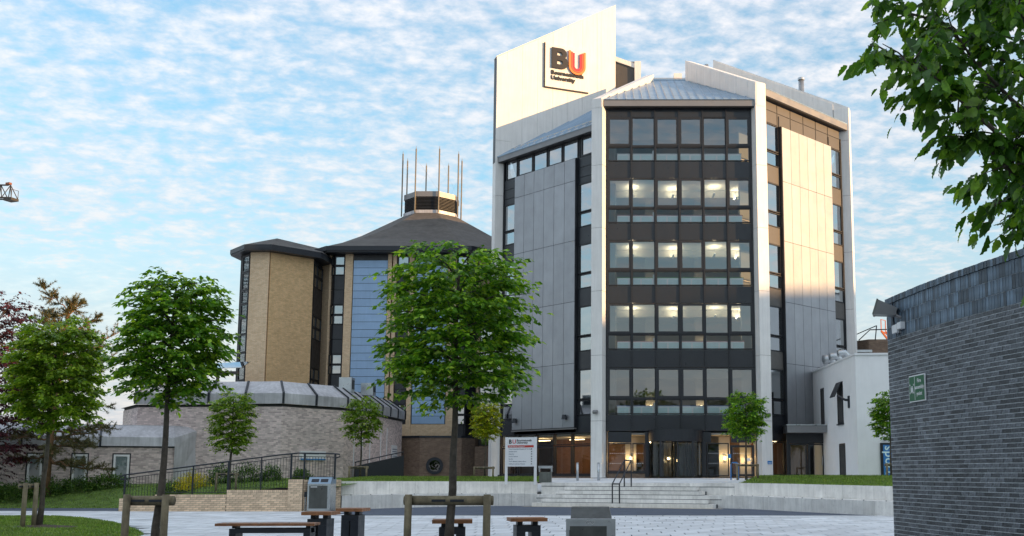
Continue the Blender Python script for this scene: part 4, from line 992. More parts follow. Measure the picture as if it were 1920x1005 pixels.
# protruding brick base with round window
bs = thing('round_window_annexe', (-13, 66.5, 1.2), 'brown brick base with a round dark window between the tower and the entrance sign', 'building')
BP = [(-14.2, 69), (-14.2, 66.6), (-12.3, 65.6), (-9.7, 65.9), (-9.0, 67.2), (-9.0, 69)]
MB().prism(BP, 1.0, 3.72).build('brick_wall', m_brown, bs); MB().prism([(x * 1.004 - .0, y - .05) for x, y in BP], 3.722, 3.86).build('coping', m_black, bs)
fb = FR(BP[2], BP[3]); RCx, RCz = .95, 1.95
def ring(f, u, z, r1, r0, d0, d1, n=28):
    mb = MB()
    for i in range(n):
        a, b = 2 * math.pi * i / n, 2 * math.pi * (i + 1) / n
        P = lambda r, q, d: f.p(u + r * math.cos(q), d, z + r * math.sin(q))
        mb.face([P(r1, a, d1), P(r1, b, d1), P(r0, b, d1), P(r0, a, d1)][::-1]); mb.face([P(r1, a, d0), P(r1, b, d0), P(r1, b, d1), P(r1, a, d1)]); mb.face([P(r0, a, d1), P(r0, b, d1), P(r0, b, d0), P(r0, a, d0)])
    return mb
rw = ring(fb, RCx, RCz, .54, .36, 0, .10).build('round_window', m_black, bs)
mb = MB(); mb.face([fb.p(RCx + .37 * math.cos(2 * math.pi * i / 28), .02, RCz + .37 * math.sin(2 * math.pi * i / 28)) for i in range(28)]); o = mb.build('pane', m_glassk); o.parent = rw
o = MB().hexa(fb.p(RCx - .4, -.02, RCz - .4), fb.t * .8, fb.n * .02, (0, 0, .8)).build('reveal', m_dint); o.parent = rw
# lower brick wing right of it with dark glazing
MB().box(-9.0, -6.6, 67.0, 69, 1.0, 3.2).build('brick_wall', m_brown, bs)
gl = FR((-9.9, 68.85), (-6.9, 68.85))
for k in range(4): gl.window(bs, .9, 1.7, 3.3 + k * 2.2, 5.4 + k * 2.2, .07, m_glasst, .1)
MB().box(-8.15, -6.4, 68.3, 69.2, 3.3, 14).build('dark_link', m_dark, bs)

# ------------------------------------------------------------------ pink-grey brick auditorium with lead mansard
au = thing('auditorium', (-17, 52, 1.2), 'rounded pink-grey brick auditorium with pale metal mansard roof below the tower', 'building')
AP = [(-26.0, 53.5), (-23.3, 51.25), (-16.55, 51.0), (-15.6, 52.6), (-14.35, 54.6), (-14.2, 58.5), (-13.75, 62.5), (-13.55, 66.4), (-16, 68), (-26, 66)]
AP = [(-26.0, 54.5), (-23.9, 51.6), (-16.45, 51.0), (-14.2, 54.3), (-13.75, 60.5), (-13.55, 66.0), (-17, 68), (-26, 66)]
ZA = 4.86
def offs(P, d):
    out = []; n = len(P)
    for i in range(n):
        a, b, c = Vector(P[i - 1]), Vector(P[i]), Vector(P[(i + 1) % n]); n1 = Vector(((b - a).y, -(b - a).x)).normalized(); n2 = Vector(((c - b).y, -(c - b).x)).normalized()
        m_ = (n1 + n2); m_ = m_ / max(.3, m_.dot(n1)); q = b + m_ * d; out.append((q.x, q.y))
    return out
MB().prism(AP, .6, ZA - .11).build('brick_wall', m_pink, au)
MB().prism(offs(AP, -.04), ZA - .112, ZA + .02).build('eave_shadow_strip', m_dint, au)  # dark strip coloured in as the black shadow line under the eave
lo_, up_, tp_ = offs(AP, .14), offs(AP, .16), offs(AP, -.75)
za, zb, zc = ZA, ZA + .55, ZA + 1.22
MB().prism(offs(AP, .12), ZA + .018, ZA + .022).build('soffit', m_black, au)
for i in range(1, 6):
    j = i + 1; L = math.dist(lo_[i], lo_[j]); n = max(1, round(L / 1.75)); mbR = MB()
    def lp3(P, s, z): return Vector((P[i][0] + (P[j][0] - P[i][0]) * s, P[i][1] + (P[j][1] - P[i][1]) * s, z))
    for k in range(n):
        s0, s1 = k / n, (k + 1) / n; e = .01 / L
        m2 = MB(); m2.face([lp3(lo_, s0 + e, za + .03), lp3(lo_, s1 - e, za + .03), lp3(up_, s1 - e, zb), lp3(up_, s0 + e, zb)]); m2.face([lp3(up_, s0 + e, zb), lp3(up_, s1 - e, zb), lp3(tp_, s1 - e, zc), lp3(tp_, s0 + e, zc)]); m2.build('roof_panel', m_lead, au)
        m3 = MB()
        for P0, P1, z0, z1 in ((lo_, up_, za + .02, zb + .01), (up_, tp_, zb + .01, zc + .01)):
            a, b = lp3(P0, s0, z0), lp3(P1, s0, z1); w = (lp3(lo_, 1, 0) - lp3(lo_, 0, 0)).normalized() * .05; nn = Vector((w.y, -w.x, 0)).normalized() * .06 + Vector((0, 0, .03))
            m3.face([a - w + nn, a + w + nn, b + w + nn, b - w + nn]); m3.face([a - w, a - w + nn, b - w + nn, b - w]); m3.face([a + w + nn, a + w, b + w, b + w + nn])
        m3.build('roof_rib', m_black if k % 1 == 0 else m_lead, au)
MB().prism(tp_, zc - .1, zc).build('roof', m_lead, au)
mb = MB(); f = FR(AP[3], AP[4])
for u in (1.6, 3.0, 4.4): f.one('slit_window', m_signw, au, u, u + .12, .02, -.1, 1.3, 4.2)
f2a = FR(AP[4], AP[5])
for u in (.3, 1.7): f2a.one('slit_window', m_signw, au, u, u + .12, .02, -.1, 1.3, 4.2)
f2a.one('notice_board', m_signw, au, 2.9, 4.2, .05, .005, 1.7, 3.2)
for k in range(9): f2a.one('notice_line', m_inkg, au, 3.0, 4.1, .056, .0505, 1.8 + k * .14, 1.85 + k * .14)
for a, b in ((-13.95, .55), (-13.2, .5)):
    t = thing('roof_vent', (a, 57, 6.0), f'pale boxy {"larger" if b > .52 else "smaller"} ventilation cowl on the mansard roof', 'vent')
    MB().box(a - .9 - .35, a - .9 + .35, 56.7 if b > .52 else 58.6, 57.4 if b > .52 else 59.3, 5.9, 6.75 if b > .52 else 6.6).build('cowl', m_steel, t)
    MB().box(a - .9 + .352, a - .9 + .37, 56.8 if b > .52 else 58.7, 57.3 if b > .52 else 59.2, 6.1, 6.6 if b > .52 else 6.5).build('grille', m_black, t)
fw = FR(AP[2], AP[3]); 
t = thing('wall_plaque', fw.p(1.6, .1, 2.6), 'small white name plaque on the auditorium wall above the railing', 'sign')
fw.one('plaque_board', m_signw, t, 1.15, 2.75, .10, .005, 2.12, 2.58); fw.one('blue_strip', m_banner, t, 1.15, 2.75, .104, .1005, 2.13, 2.2); fw.one('lettering', m_inkg, t, 1.3, 2.3, .104, .1005, 2.42, 2.46)
# ------------------------------------------------------------------ low brick range on the left
lw = thing('low_brick_range', (-25, 48, .9), 'single-storey pink-grey brick range with sloping metal roof behind the hedge', 'building')
LA, LB = (-36.0, 43.3), (-21.35, 50.2)
fl_ = FR(LA, LB); ZL = 2.72; LL = fl_.L
fl_.one('brick_wall', m_pink, lw, 0, LL, 0, -.3, .5, ZL - .04)
fl_.one('soldier_course', m_pink, lw, 0, LL, .012, -.1, ZL - .30, ZL - .05)
fl_.one('eave_shadow_strip', m_black, lw, 0, LL, .05, -.2, ZL - .038, ZL + .03)  # black strip painted in for the shade below the roof edge
def pl(u, d, z): return fl_.p(u, d, z)
n = 5
for k in range(n):
    u0, u1 = LL * k / n + .01, LL * (k + 1) / n - .01
    m2 = MB(); m2.face([pl(u0, .15, ZL + .03), pl(u1, .15, ZL + .03), pl(u1, .12, ZL + .46), pl(u0, .12, ZL + .46)]); m2.face([pl(u0, .12, ZL + .46), pl(u1, .12, ZL + .46), pl(u1, -.95, ZL + 1.08), pl(u0, -.95, ZL + 1.08)]); m2.build('roof_panel', m_lead, lw)
    m3 = MB(); 
    for a0, z0, a1, z1 in ((.16, ZL + .02, .14, ZL + .47), (.14, ZL + .47, -.95, ZL + 1.10)): m3.hexa(pl(u1 - .04, a0, z0), fl_.t * .09, fl_.n * .03 + Vector((0, 0, .03)), pl(0, a1, z1) - pl(0, a0, z0))
    if k < n - 1: m3.build('roof_rib', m_black, lw)
m2 = MB(); a, b, c = pl(LL, .15, ZL + .03), pl(LL, .12, ZL + .46), pl(LL, -.95, ZL + 1.08); d = pl(LL + 1.45, -1.2, ZL + 1.0); e2 = pl(LL + 1.3, -.9, .9); e3 = pl(LL, .02, .9)
m2.face([a, d, b]); m2.face([b, d, c]); m2.face([e3, e2, d, a]); m2.build('roof_hip', m_lead, lw)
MB().prism([tuple(pl(0, -.9, 0)[:2]), tuple(pl(LL + .3, -.9, 0)[:2]), tuple(pl(LL + .3, -4, 0)[:2]), tuple(pl(0, -4, 0)[:2])], ZL + .9, ZL + 1.07).build('roof', m_lead, lw)
from_px = [(-3, 20), (75, 102), (157, 184), (232, 261)]
for a, b in from_px:
    def uu(px):
        k = (px - 1150) / 1925; P = fl_.P; tt_ = fl_.t; return (k * (P.y + 1.0) * .994 - P.x) / (tt_.x - k * .994 * tt_.y)
    u0, u1 = uu(a), uu(b)
    o = fl_.frame(MB(), u0, u1, .04, -.1, .85, 2.34, .09).build('window', m_signw, lw)
    g = MB().face([pl(u0 + .09, .02, .94), pl(u1 - .09, .02, .94), pl(u1 - .09, .02, 2.25), pl(u0 + .09, .02, 2.25)]).build('pane', m_glasslow); g.parent = o
    g = fl_.box(MB(), u0 + .1, u1 - .1, .008, -.06, .95, 2.24).build('blind', m_blind); g.parent = o
    g = fl_.frame(MB(), u0 - .06, u1 + .06, .02, -.05, .80, 2.40, .05).build('reveal', m_black); g.parent = o

# dark ramp parapet by the auditorium
t = thing('ramp_parapet', (-11.5, 55, 1.2), 'dark sloping metal parapet with thin rail beside the auditorium', 'wall')
rp2 = FR((-12.3, 53.0), (-12.4, 64.0)); rp2 = FR((-13.6, 55.6), (-11.75, 57.1))
m2 = MB(); f = rp2
A_ = f.p(-.3, 0, 1.15); B_ = f.p(f.L + .2, 0, 1.15); m2.face([A_, B_, f.p(f.L + .2, 0, 2.45), f.p(-.3, 0, 1.85)]); m2.face([f.p(f.L + .2, -.1, 1.15), f.p(-.3, -.1, 1.15), f.p(-.3, -.1, 1.85), f.p(f.L + .2, -.1, 2.45)]); m2.face([f.p(-.3, 0, 1.85), f.p(f.L + .2, 0, 2.45), f.p(f.L + .2, -.1, 2.45), f.p(-.3, -.1, 1.85)]); m2.build('panel', m_black, t)
m2 = MB(); m2.tube([f.p(-.3, -.05, 2.05), f.p(f.L + .2, -.05, 2.65)], .03)
for s in (0, .25, .5, .75, 1): u = -.25 + (f.L + .4) * s; m2.tube([f.p(u, -.05, 1.85 + .6 * s), f.p(u, -.05, 2.05 + .6 * s)], .018, 6)
m2.build('guard_rail', m_black, t)

# ------------------------------------------------------------------ white rendered building on the right
wb = thing('white_building', (14, 52, 1.2), 'white rendered two-storey building with slim dark windows beside the dark brick wall', 'building')
wl_, wf = FR((11.5, 59.2), (11.85, 50.0)), FR((11.85, 50.0), (20, 49.4))
MB().prism([(11.85, 50.0), (20, 49.4), (20, 60), (11.5, 59.2)], .9, 7.2).build('rendered_wall', m_render, wb)
MB().prism([(11.80, 49.93), (20, 49.33), (20, 60.05), (11.44, 59.25)], 7.202, 7.30).build('parapet_cap', m_signw, wb)
for u0, u1, z0, z1 in ((2.0, 2.75, 4.05, 6.15), (5.62, 6.75, 4.0, 6.15), (5.75, 6.9, 1.3, 2.98)):
    wl_.one('window_recess', m_dint, wb, u0, u1, .004, -.1, z0, z1); wl_.window(wb, u0 + .02, u1 - .02, z0 + .02, z1 - .02, .07, m_glassr, .03)
    wl_.one('sill', m_black, wb, u0 - .05, u1 + .05, .08, .0, z0 - .07, z0 - .005)
mb = MB(); mb.hexa(wl_.p(5.7, .06, 6.1), wl_.t * 1.0, wl_.n * .35 + Vector((0, 0, -.75)), wl_.n * .03 + Vector((0, 0, .03))); mb.build('open_casement', m_dark, wb)
mb = MB(); q = wl_.p(7.9, 0, 5.1); mb.tube([q, q + wl_.n * .2, q + wl_.n * .45 + Vector((0, 0, .25)) - wl_.t * .5], .06); mb.box(q.x - .06, q.x + .0, q.y - .12, q.y + .12, 4.7, 5.3); mb.build('camera_bracket', m_black, wb)
t = thing('sport_banner', (13.3, 49.9, 1.4), 'blue vertical banner lettered sport on the white building', 'banner')
fbn = FR((12.9, 49.90), (14.6, 49.78))
fbn.one('frame', m_dark, t, 0, 1.6, .06, .01, 1.3, 2.92); fbn.one('banner_panel', m_banner, t, .13, 1.5, .075, .061, 1.36, 2.82)
mx = fbn.mat4(.22, .08, 2.78) @ Matrix.Rotation(R(-90), 4, 'Z'); text_obj('lettering', 'sport', .62, m_teal, mx, t, .003, .008)
fbn.one('white_label', m_signw, t, .62, .76, .081, .0755, 1.85, 1.95)
t = thing('security_light', (13.2, 49.85, 3.1), 'small dark bulkhead light above the blue banner', 'lamp'); MB().tube([fbn.p(.25, .005, 3.12), fbn.p(.25, .16, 3.08)], [.10, .05], 10).build('lamp_body', m_black, t)
for i, (x, y, r) in enumerate(((11.95, 57.6, .34), (12.0, 56.2, .26), (12.1, 54.6, .22))):
    t = thing('roof_duct', (x + .5, y, 7.3), f'{["largest steel duct elbow at the left end", "middle steel duct elbow", "smallest steel duct elbow"][i]} on the white building roof', 'duct')
    MB().tube([(x + .5, y, 7.2), (x + .5, y, 7.6), (x + .25, y - .1, 7.85), (x - .1, y - .2, 7.8)], r * .8, 12).build('elbow', m_steel, t, True); MB().tube([(x + .5, y, 7.2), (x + .5, y, 7.32)], r, 12).build('collar', m_steel, t)
# brown roof block behind
t = thing('brown_roof_block', (17, 64, 6), 'brown brick rooftop block with thin guard rail behind the white building', 'building')
MB().prism([(15.3, 64.2), (15.9, 63.4), (30, 62.6), (30, 70), (15.3, 70)], 6.5, 9.75).build('brick_wall', m_brown, t)
mb = MB(); mb.tube([(15.4, 63.9, 9.75), (16.0, 63.4, 10.35), (22, 63, 10.45)], .035); mb.tube([(16.3, 63.35, 9.7), (16.4, 63.3, 10.6)], .035); mb.tube([(15.2, 63.9, 10.1), (16.4, 63.3, 10.6)], .03); mb.build('guard_rail', m_black, t)
MB().box(14.2, 15.9, 62.6, 62.8, 8.85, 9.0).build('pipe_bracket', m_steel, t)
# porch between octagon and white building
po = thing('entrance_porch', (10.7, 57, 1.25), 'dark glazed porch with flat grey canopy between the octagon and the white building', 'porch')
MB().box(9.45, 11.72, 55.9, 58.6, 3.66, 4.05).build('canopy', m_fascia, po); MB().box(9.40, 11.72, 55.85, 58.6, 4.052, 4.10).build('canopy_edge', m_steel, po)
fp = FR((9.6, 56.9), (11.66, 56.9)); fp.one('header', m_dark, po, 0, fp.L, .02, -.1, 3.1, 3.655)
fp.window(po, .1, 1.08, 1.3, 3.08, .07, m_glassd); fp.window(po, 1.12, 2.0, 1.3, 3.08, .07, m_glassd)
fp.one('corner_post', m_dark, po, -.06, .08, .05, -.1, 1.2, 3.65); fp.one('corner_post', m_dark, po, 2.0, 2.08, .05, -.1, 1.2, 3.65)
MB().tube([(11.7, 55.95, 1.2), (11.7, 55.95, 3.6)], .05, 8).build('downpipe', m_steel, po)
fp.one('door_handle', m_steel, po, 1.88, 1.91, .09, .04, 1.9, 2.4)

# ------------------------------------------------------------------ dark engineering brick wall, near right
bw = thing('dark_brick_wall', (5.6, 17, 0), 'dark blue-grey brick curved wall with soldier courses filling the right edge', 'wall')
def arcw(s):
    k = R(9) / 4.5; a0 = R(6); th = a0 + k * s
    x = 5.32 + (math.cos(a0) - math.cos(th)) / k; y = 19.75 - (math.sin(th) - math.sin(a0)) / k
    return Vector((x, y, 0)), Vector((math.sin(th), -math.cos(th), 0)), Vector((-math.cos(th), -math.sin(th), 0))
SL = 9.0; ZB = 3.975; ZW = ZB + .69
P_ = [arcw(SL * i / 24)[0] + arcw(SL * i / 24)[2] * -.004 for i in range(25)]
poly = [(p.x, p.y) for p in P_] + [(P_[-1].x + 4, P_[-1].y + 1.5), (P_[0].x + 5, P_[0].y + .5)]
MB().prism(poly, -.02, ZW).build('mortar_core', m_emort, bw)
items = []; nb = 53; h = ZB / nb; ns = int(SL / .225)
for c in range(nb):
    for i in range(ns + 1):
        s = i * .225 + (.1125 if c % 2 == 0 else 0)
        a, b = (s - .1125, s + .1125); a = max(a, 0); b = min(b, SL)
        if b - a < .05: continue
        p, tg, nn = arcw((a + b) / 2); items.append((p + nn * (-.048 + RNG.uniform(-.002, .002)) + Vector((0, 0, h * (c + .5))), math.atan2(tg.y, tg.x), (b - a - .011, .1, h - .012)))
def bkey(it):
    x, y, z = it[0]; px = 1150 + 1925 * x / y; py = 890 - 1925 * (z - 1.4) / y
    return camdist(it) + (1000 if (px > 1915 or py > 1003 or py < 0) else 0)
pieces('brick', m_eng, bw, items, 300, bkey, 'masonry')
sol = []
for rrow in range(3):
    z = ZB + .23 * rrow
    n = int(SL / .078)
    for i in range(n):
        p, tg, nn = arcw((i + .5) * .078); sol.append((p + nn * (-.044 + RNG.uniform(-.003, .003)) + Vector((0, 0, z + .115)), math.atan2(tg.y, tg.x), (.070, .1, .222)))
pieces('soldier_brick', m_engt, bw, sol, 300, bkey, 'soldier_masonry')
cop = []
for i in range(int(SL / .082)):
    p, tg, nn = arcw((i + .5) * .082); cop.append((p + nn * (-.10 + RNG.uniform(-.004, .004)) + Vector((0, 0, ZW + .055 + RNG.uniform(-.004, .004))), math.atan2(tg.y, tg.x), (.075, .26, .11)))
pieces('coping_brick', m_engt, bw, cop, 300)
# fire assembly point sign
def arcfr(s0, s1): a, b = arcw(s0), arcw(s1); return FR((a[0].x, a[0].y), (b[0].x, b[0].y))
fs = arcfr(1.02, 1.72); t = thing('assembly_point_sign', fs.p(.3, .03, 2.9), 'green and white fire assembly point sign on the dark brick wall', 'sign')
fs.one('white_border', m_signw, t, 0, .64, .035, .012, 2.70, 3.18); fs.one('green_panel', m_green, t, .02, .62, .041, .0355, 2.72, 3.16); fs.one('divider', m_signw, t, .245, .255, .045, .0415, 2.73, 3.15)
for k, w in enumerate(('Fire', 'assembly', 'point')): text_obj('lettering', w, .098, m_signw, fs.mat4(.435, .046, 3.04 - .115 * k), t, .001, .002, 'CENTER')
mb = MB(); pc = (.135, 2.94)
for a in range(4):
    ang = R(45 + 90 * a); dx, dz = math.cos(ang), math.sin(ang)
    for r0, r1, w in ((.075, .115, .02),):
        p0 = (pc[0] + dx * r0, pc[1] + dz * r0); p1 = (pc[0] + dx * r1, pc[1] + dz * r1)
        mb.face([fs.p(p0[0], .046, p0[1]), fs.p(p1[0] + dz * w, .046, p1[1] - dx * w), fs.p(p1[0] - dz * w, .046, p1[1] + dx * w)])
for dx, dz, hgt in ((-.035, -.02, .08), (.0, -.03, .1), (.035, -.02, .08)):
    fs.box(mb, pc[0] + dx - .012, pc[0] + dx + .012, .046, .0415, pc[1] + dz - hgt / 2, pc[1] + dz + hgt / 2); fs.box(mb, pc[0] + dx - .009, pc[0] + dx + .009, .046, .0415, pc[1] + dz + hgt / 2 + .005, pc[1] + dz + hgt / 2 + .025)
mb.build('pictogram', m_signw, t)
# flood light and junction boxes
f3 = arcfr(.1, .9)
t = thing('flood_light', f3.p(0, .3, 4.4), 'grey box flood light on a bracket at the top corner of the dark brick wall', 'flood light')
L0 = f3.p(.38, .17, 4.50); ax = (f3.n * .8 - f3.t * .35 + Vector((0, 0, .28))).normalized(); sd_ = ax.cross(Vector((0, 0, 1))).normalized(); up = sd_.cross(ax)
mb = MB(); ho = L0 - ax * .24
def fpt(a, s, u): return L0 + ax * a + sd_ * s + up * u
A8 = [fpt(-.17, -.11, -.08), fpt(-.17, .11, -.08), fpt(-.17, .11, .07), fpt(-.17, -.11, .07)]; B8 = [fpt(.21, -.19, -.16), fpt(.21, .19, -.16), fpt(.21, .19, .12), fpt(.21, -.19, .12)]
for k in range(4): mb.face([A8[k], A8[(k + 1) % 4], B8[(k + 1) % 4], B8[k]])
mb.face(A8[::-1]); mb.build('housing', m_fascia, t)
mb = MB(); mb.hexa(fpt(.21, -.20, -.17), sd_ * .40, ax * .03, up * .30); mb.build('front_rim', m_steeld, t)
mb = MB(); mb.tube([fpt(-.15, 0, -.02), f3.p(.56, .08, 4.36)], .035, 8); mb.tube([f3.p(.56, .08, 4.36), f3.p(.6, 0.0, 4.32)], .03, 8); mb.build('bracket', m_fascia, t)
mb = MB(); mb.tube([f3.p(.36, .04, 4.28), f3.p(.42, .06, 4.20), f3.p(.44, .04, 4.12)], .008, 6); mb.tube([f3.p(.26, .02, 4.76), f3.p(.24, .02, 4.5), f3.p(.28, .02, 4.3), f3.p(.34, .02, 4.05), f3.p(.42, .03, 4.08)], .012, 6); mb.tube([f3.p(.46, .05, 4.05), f3.p(.5, .06, 3.97), f3.p(.62, .06, 3.99), f3.p(.66, .05, 4.10)], .008, 6); mb.build('cable', m_black, t)
for a, b, z0, z1, n_ in ((.36, .60, 4.04, 4.20, 'larger'), (.605, .78, 4.09, 4.22, 'smaller')):
    t2 = thing('junction_box', f3.p(a, .05, z0), f'{n_} white junction box below the flood light', 'junction box'); f3.one('box_body', m_signw, t2, a, b, .09, .008, z0, z1); f3.one('lid', m_signw, t2, a + .008, b - .008, .098, .0905, z0 + .008, z1 - .008)

# ------------------------------------------------------------------ teaching block beyond the right edge that shades the court
nb_ = thing('teaching_block', (130, 0, 0), 'long pale teaching block beyond the right edge', 'building')
NH = 31.0
MB().box(120, 140, -120, 95, -.1, NH).build('rendered_wall', m_render, nb_); MB().box(119.8, 140.2, -120.2, 95.2, NH + .002, NH + .3).build('parapet', m_fascia, nb_)
# ------------------------------------------------------------------ vegetation
def leaf_proto(pleat=False):
    if not pleat:
        v = np.array([(0, 0, 0), (.5, -.30, .05), (.55, 0, -.02), (.5, .30, .05), (1, 0, -.14)]); f = np.array([(0, 1, 2), (0, 2, 3), (1, 4, 2), (2, 4, 3)])
        return v, f
    n = 9; v = []; f = []
    for i in range(n + 1):
        x = i / n; w = .25 * math.sin(math.pi * min(1, (x ** .75) * .97 + .02)) ** .8; zr = -.22 * x * x; s = .02 * (-1) ** i
        v += [(x + s * .5, -w * (1 + .10 * (-1) ** i), zr + .07 * w / .3 + s), (x, 0, zr), (x + s * .5, w * (1 + .10 * (-1) ** i), zr + .07 * w / .3 + s)]
    for i in range(n):
        a = 3 * i; f += [(a, a + 3, a + 4), (a, a + 4, a + 1), (a + 1, a + 4, a + 5), (a + 1, a + 5, a + 2)]
    return np.array(v), np.array(f)
LV0, LF0 = leaf_proto(); LV1, LF1 = leaf_proto(True)
def frames(D, U):
    D = D / np.linalg.norm(D, axis=1, keepdims=True); S = np.cross(U, D); S /= np.maximum(np.linalg.norm(S, axis=1, keepdims=True), 1e-6); U2 = np.cross(D, S); return D, S, U2
def leaf_mesh(name, P, D, U, size, mat, proto=(LV0, LF0)):
    v, f = proto; D, S, U = frames(D, U); n = len(P)
    V = P[:, None, :] + size[:, None, None] * (v[None, :, 0:1] * D[:, None, :] + v[None, :, 1:2] * S[:, None, :] + v[None, :, 2:3] * U[:, None, :])
    F = (f[None] + (np.arange(n) * len(v))[:, None, None]).reshape(-1, 3); V = V.reshape(-1, 3)
    me = bpy.data.meshes.new(name); me.vertices.add(len(V)); me.vertices.foreach_set('co', V.ravel()); me.loops.add(F.size); me.loops.foreach_set('vertex_index', F.ravel())
    me.polygons.add(len(F)); me.polygons.foreach_set('loop_start', np.arange(0, F.size, 3)); me.polygons.foreach_set('loop_total', np.full(len(F), 3)); me.update(calc_edges=True); me.validate(); me.materials.append(mat)
    return me
def sprays(r, A, out, L, nl, leaf, droop=.25, flat=.35):
    """leaf sprays: anchors A, outward dirs; returns leaf P, D, U, size"""
    P, D, U, Sz = [], [], [], []
    for k in range(len(A)):
        o = out[k]; side = np.cross(o, (0, 0, 1.0)); side /= max(1e-6, np.linalg.norm(side)); l = L * r.uniform(.6, 1.25)
        m = max(3, int(nl * r.uniform(.7, 1.3)))
        for i in range(m):
            s = (i + .5) / m; p = A[k] + o * l * s + np.array((0, 0, -droop * l * s * s)) + r.normal(0, .02, 3)
            sg = 1 if i % 2 else -1
            d = o * r.uniform(.35, .8) + side * sg * r.uniform(.5, 1.0) + np.array((0, 0, -r.uniform(.0, .7)))
            if i == m - 1: d = o + np.array((0, 0, -.4))
            u = np.array((0, 0, 1.0)) + r.normal(0, flat, 3)
            P.append(p); D.append(d); U.append(u); Sz.append(leaf * r.uniform(.65, 1.2))
    return np.array(P), np.array(D), np.array(U), np.array(Sz)
def street_tree(name, label, base, top_c, rx, rz, trunk_r, leaf, nspray, nleaf, mat, seed, group, tiers=7, L=.34, leaf_parts=0, clear=None, boxy=4.0, cat='tree', ry=None, twist=0.0, taper=.0):
    """top_c: crown centre"""
    r = np.random.default_rng(seed); base = Vector(base); cc = Vector(top_c); ry = ry or rx
    t = thing(name, base, label, cat, group)
    # trunk
    n = 9; pts = []; rs = []
    tip = Vector((cc.x, cc.y, cc.z + rz * .82))
    for i in range(n + 1):
        f = i / n; p = base.lerp(tip, f); w = .05 * math.sin(f * 9 + seed) * (1 - f) * 1.0 * trunk_r * 10; pts.append(p + Vector((w * .5, w * .3, 0)) + Vector(r.normal(0, trunk_r * .12, 3)) * (1 if 0 < i < n else 0)); rs.append(trunk_r * (1.25 if i == 0 else 1) * (1 - .80 * f))
    MB().tube(pts, rs, 9).build('trunk', m_bark, t, True)
    def axis_at(z):
        f = (z - base.z) / (tip.z - base.z); f = min(1, max(0, f)) * n; i = min(n - 1, int(f)); return pts[i].lerp(pts[i + 1], f - i)
    mb = MB(); A, O = [], []; nl = max(8, tiers * 4)
    for i in range(nl):
        f = (i + .5) / nl; z = cc.z - rz * .95 + 1.75 * rz * f; s = axis_at(z); a = i * 2.399 + r.uniform(-.3, .3)
        k = (1 - abs(2 * f - 1) ** boxy) ** (1 / boxy) * r.uniform(.75, 1.0) * (1 - taper * f)
        e = Vector((cc.x + rx * k * math.cos(a), cc.y + ry * k * math.sin(a), z + rz * r.uniform(.10, .28))); m_ = s.lerp(e, .5) + Vector((0, 0, rz * .05))
        mb.tube([s, m_, e], [trunk_r * .30 * (1.1 - f * .6), trunk_r * .18, trunk_r * .05], 5, False)
    mb.build('branches', m_bark, t)
    for k in range(nspray):
        while True:
            q = r.uniform(-1, 1, 3); d = (abs(q[0]) ** 2.4 + abs(q[1]) ** 2.4) ** (1 / 2.4)
            prof = (1 - abs(q[2]) ** boxy) ** (1 / boxy) * (1 - taper * (q[2] + 1) / 2) * (.80 + .20 * math.sin(5.0 * math.atan2(q[1], q[0]) + 9 * q[2] + seed))
            if d < prof and r.random() < .12 + .88 * (max(d / max(prof, .01), abs(q[2]) ** 3)) ** 2: break
        tz = (round((q[2] + 1) / 2 * tiers) + r.normal(0, .16)) / tiers * 2 - 1
        z = cc.z + rz * min(1, max(-1, tz)) + .10 * math.sin(q[0] * 5 + q[1] * 4 + seed); ax = axis_at(z); p = np.array((cc.x + q[0] * rx * .90, cc.y + q[1] * ry * .90, z)); o = p - np.array((ax.x, ax.y, z - .08 * rx)); o[2] += r.normal(0, .12) * rx
        o = o / max(1e-4, np.linalg.norm(o)) + r.normal(0, .25, 3) * np.array((1, 1, .4)); o /= np.linalg.norm(o); A.append(p - o * L * .4); O.append(o)
    P, D, U, Sz = sprays(r, np.array(A), np.array(O), L, nleaf, leaf)
    crown_out(t, P, D, U, Sz, mat, leaf_parts)
    return t
_leafm = {}
def crown_out(t, P, D, U, Sz, mat, leaf_parts, proto=(LV0, LF0)):
    n = len(P)
    if leaf_parts:
        # nearest-to-camera leaves as single parts
        cd = np.linalg.norm(P - np.array((0, 0, 1.4)), axis=1); pick = np.argsort(cd)[:leaf_parts * 4]; pick = pick[::4]; keep = np.ones(n, bool); keep[pick] = False
        key = (mat.name, len(proto[0]))
        if key not in _leafm:
            _leafm[key] = leaf_mesh('leaf', np.zeros((1, 3)), np.array([[1., 0, 0]]), np.array([[0, 0, 1.]]), np.ones(1), mat, proto)
        Dn, Sn, Un = frames(D[pick], U[pick]); inv = WORLD[t.name].inverted()
        for i, k in enumerate(pick):
            o = bpy.data.objects.new('leaf', _leafm[key]); COL.objects.link(o); s = Sz[k]
            o.parent = t; o.matrix_parent_inverse = inv
            mm = Matrix(((Dn[i][0] * s, Sn[i][0] * s, Un[i][0] * s, P[k][0]), (Dn[i][1] * s, Sn[i][1] * s, Un[i][1] * s, P[k][1]), (Dn[i][2] * s, Sn[i][2] * s, Un[i][2] * s, P[k][2]), (0, 0, 0, 1)))
            o.matrix_basis = mm
        P, D, U, Sz = P[keep], D[keep], U[keep], Sz[keep]
    o = link('crown', leaf_mesh('crown', P, D, U, Sz, mat, proto), t); tag(o, kind='stuff')
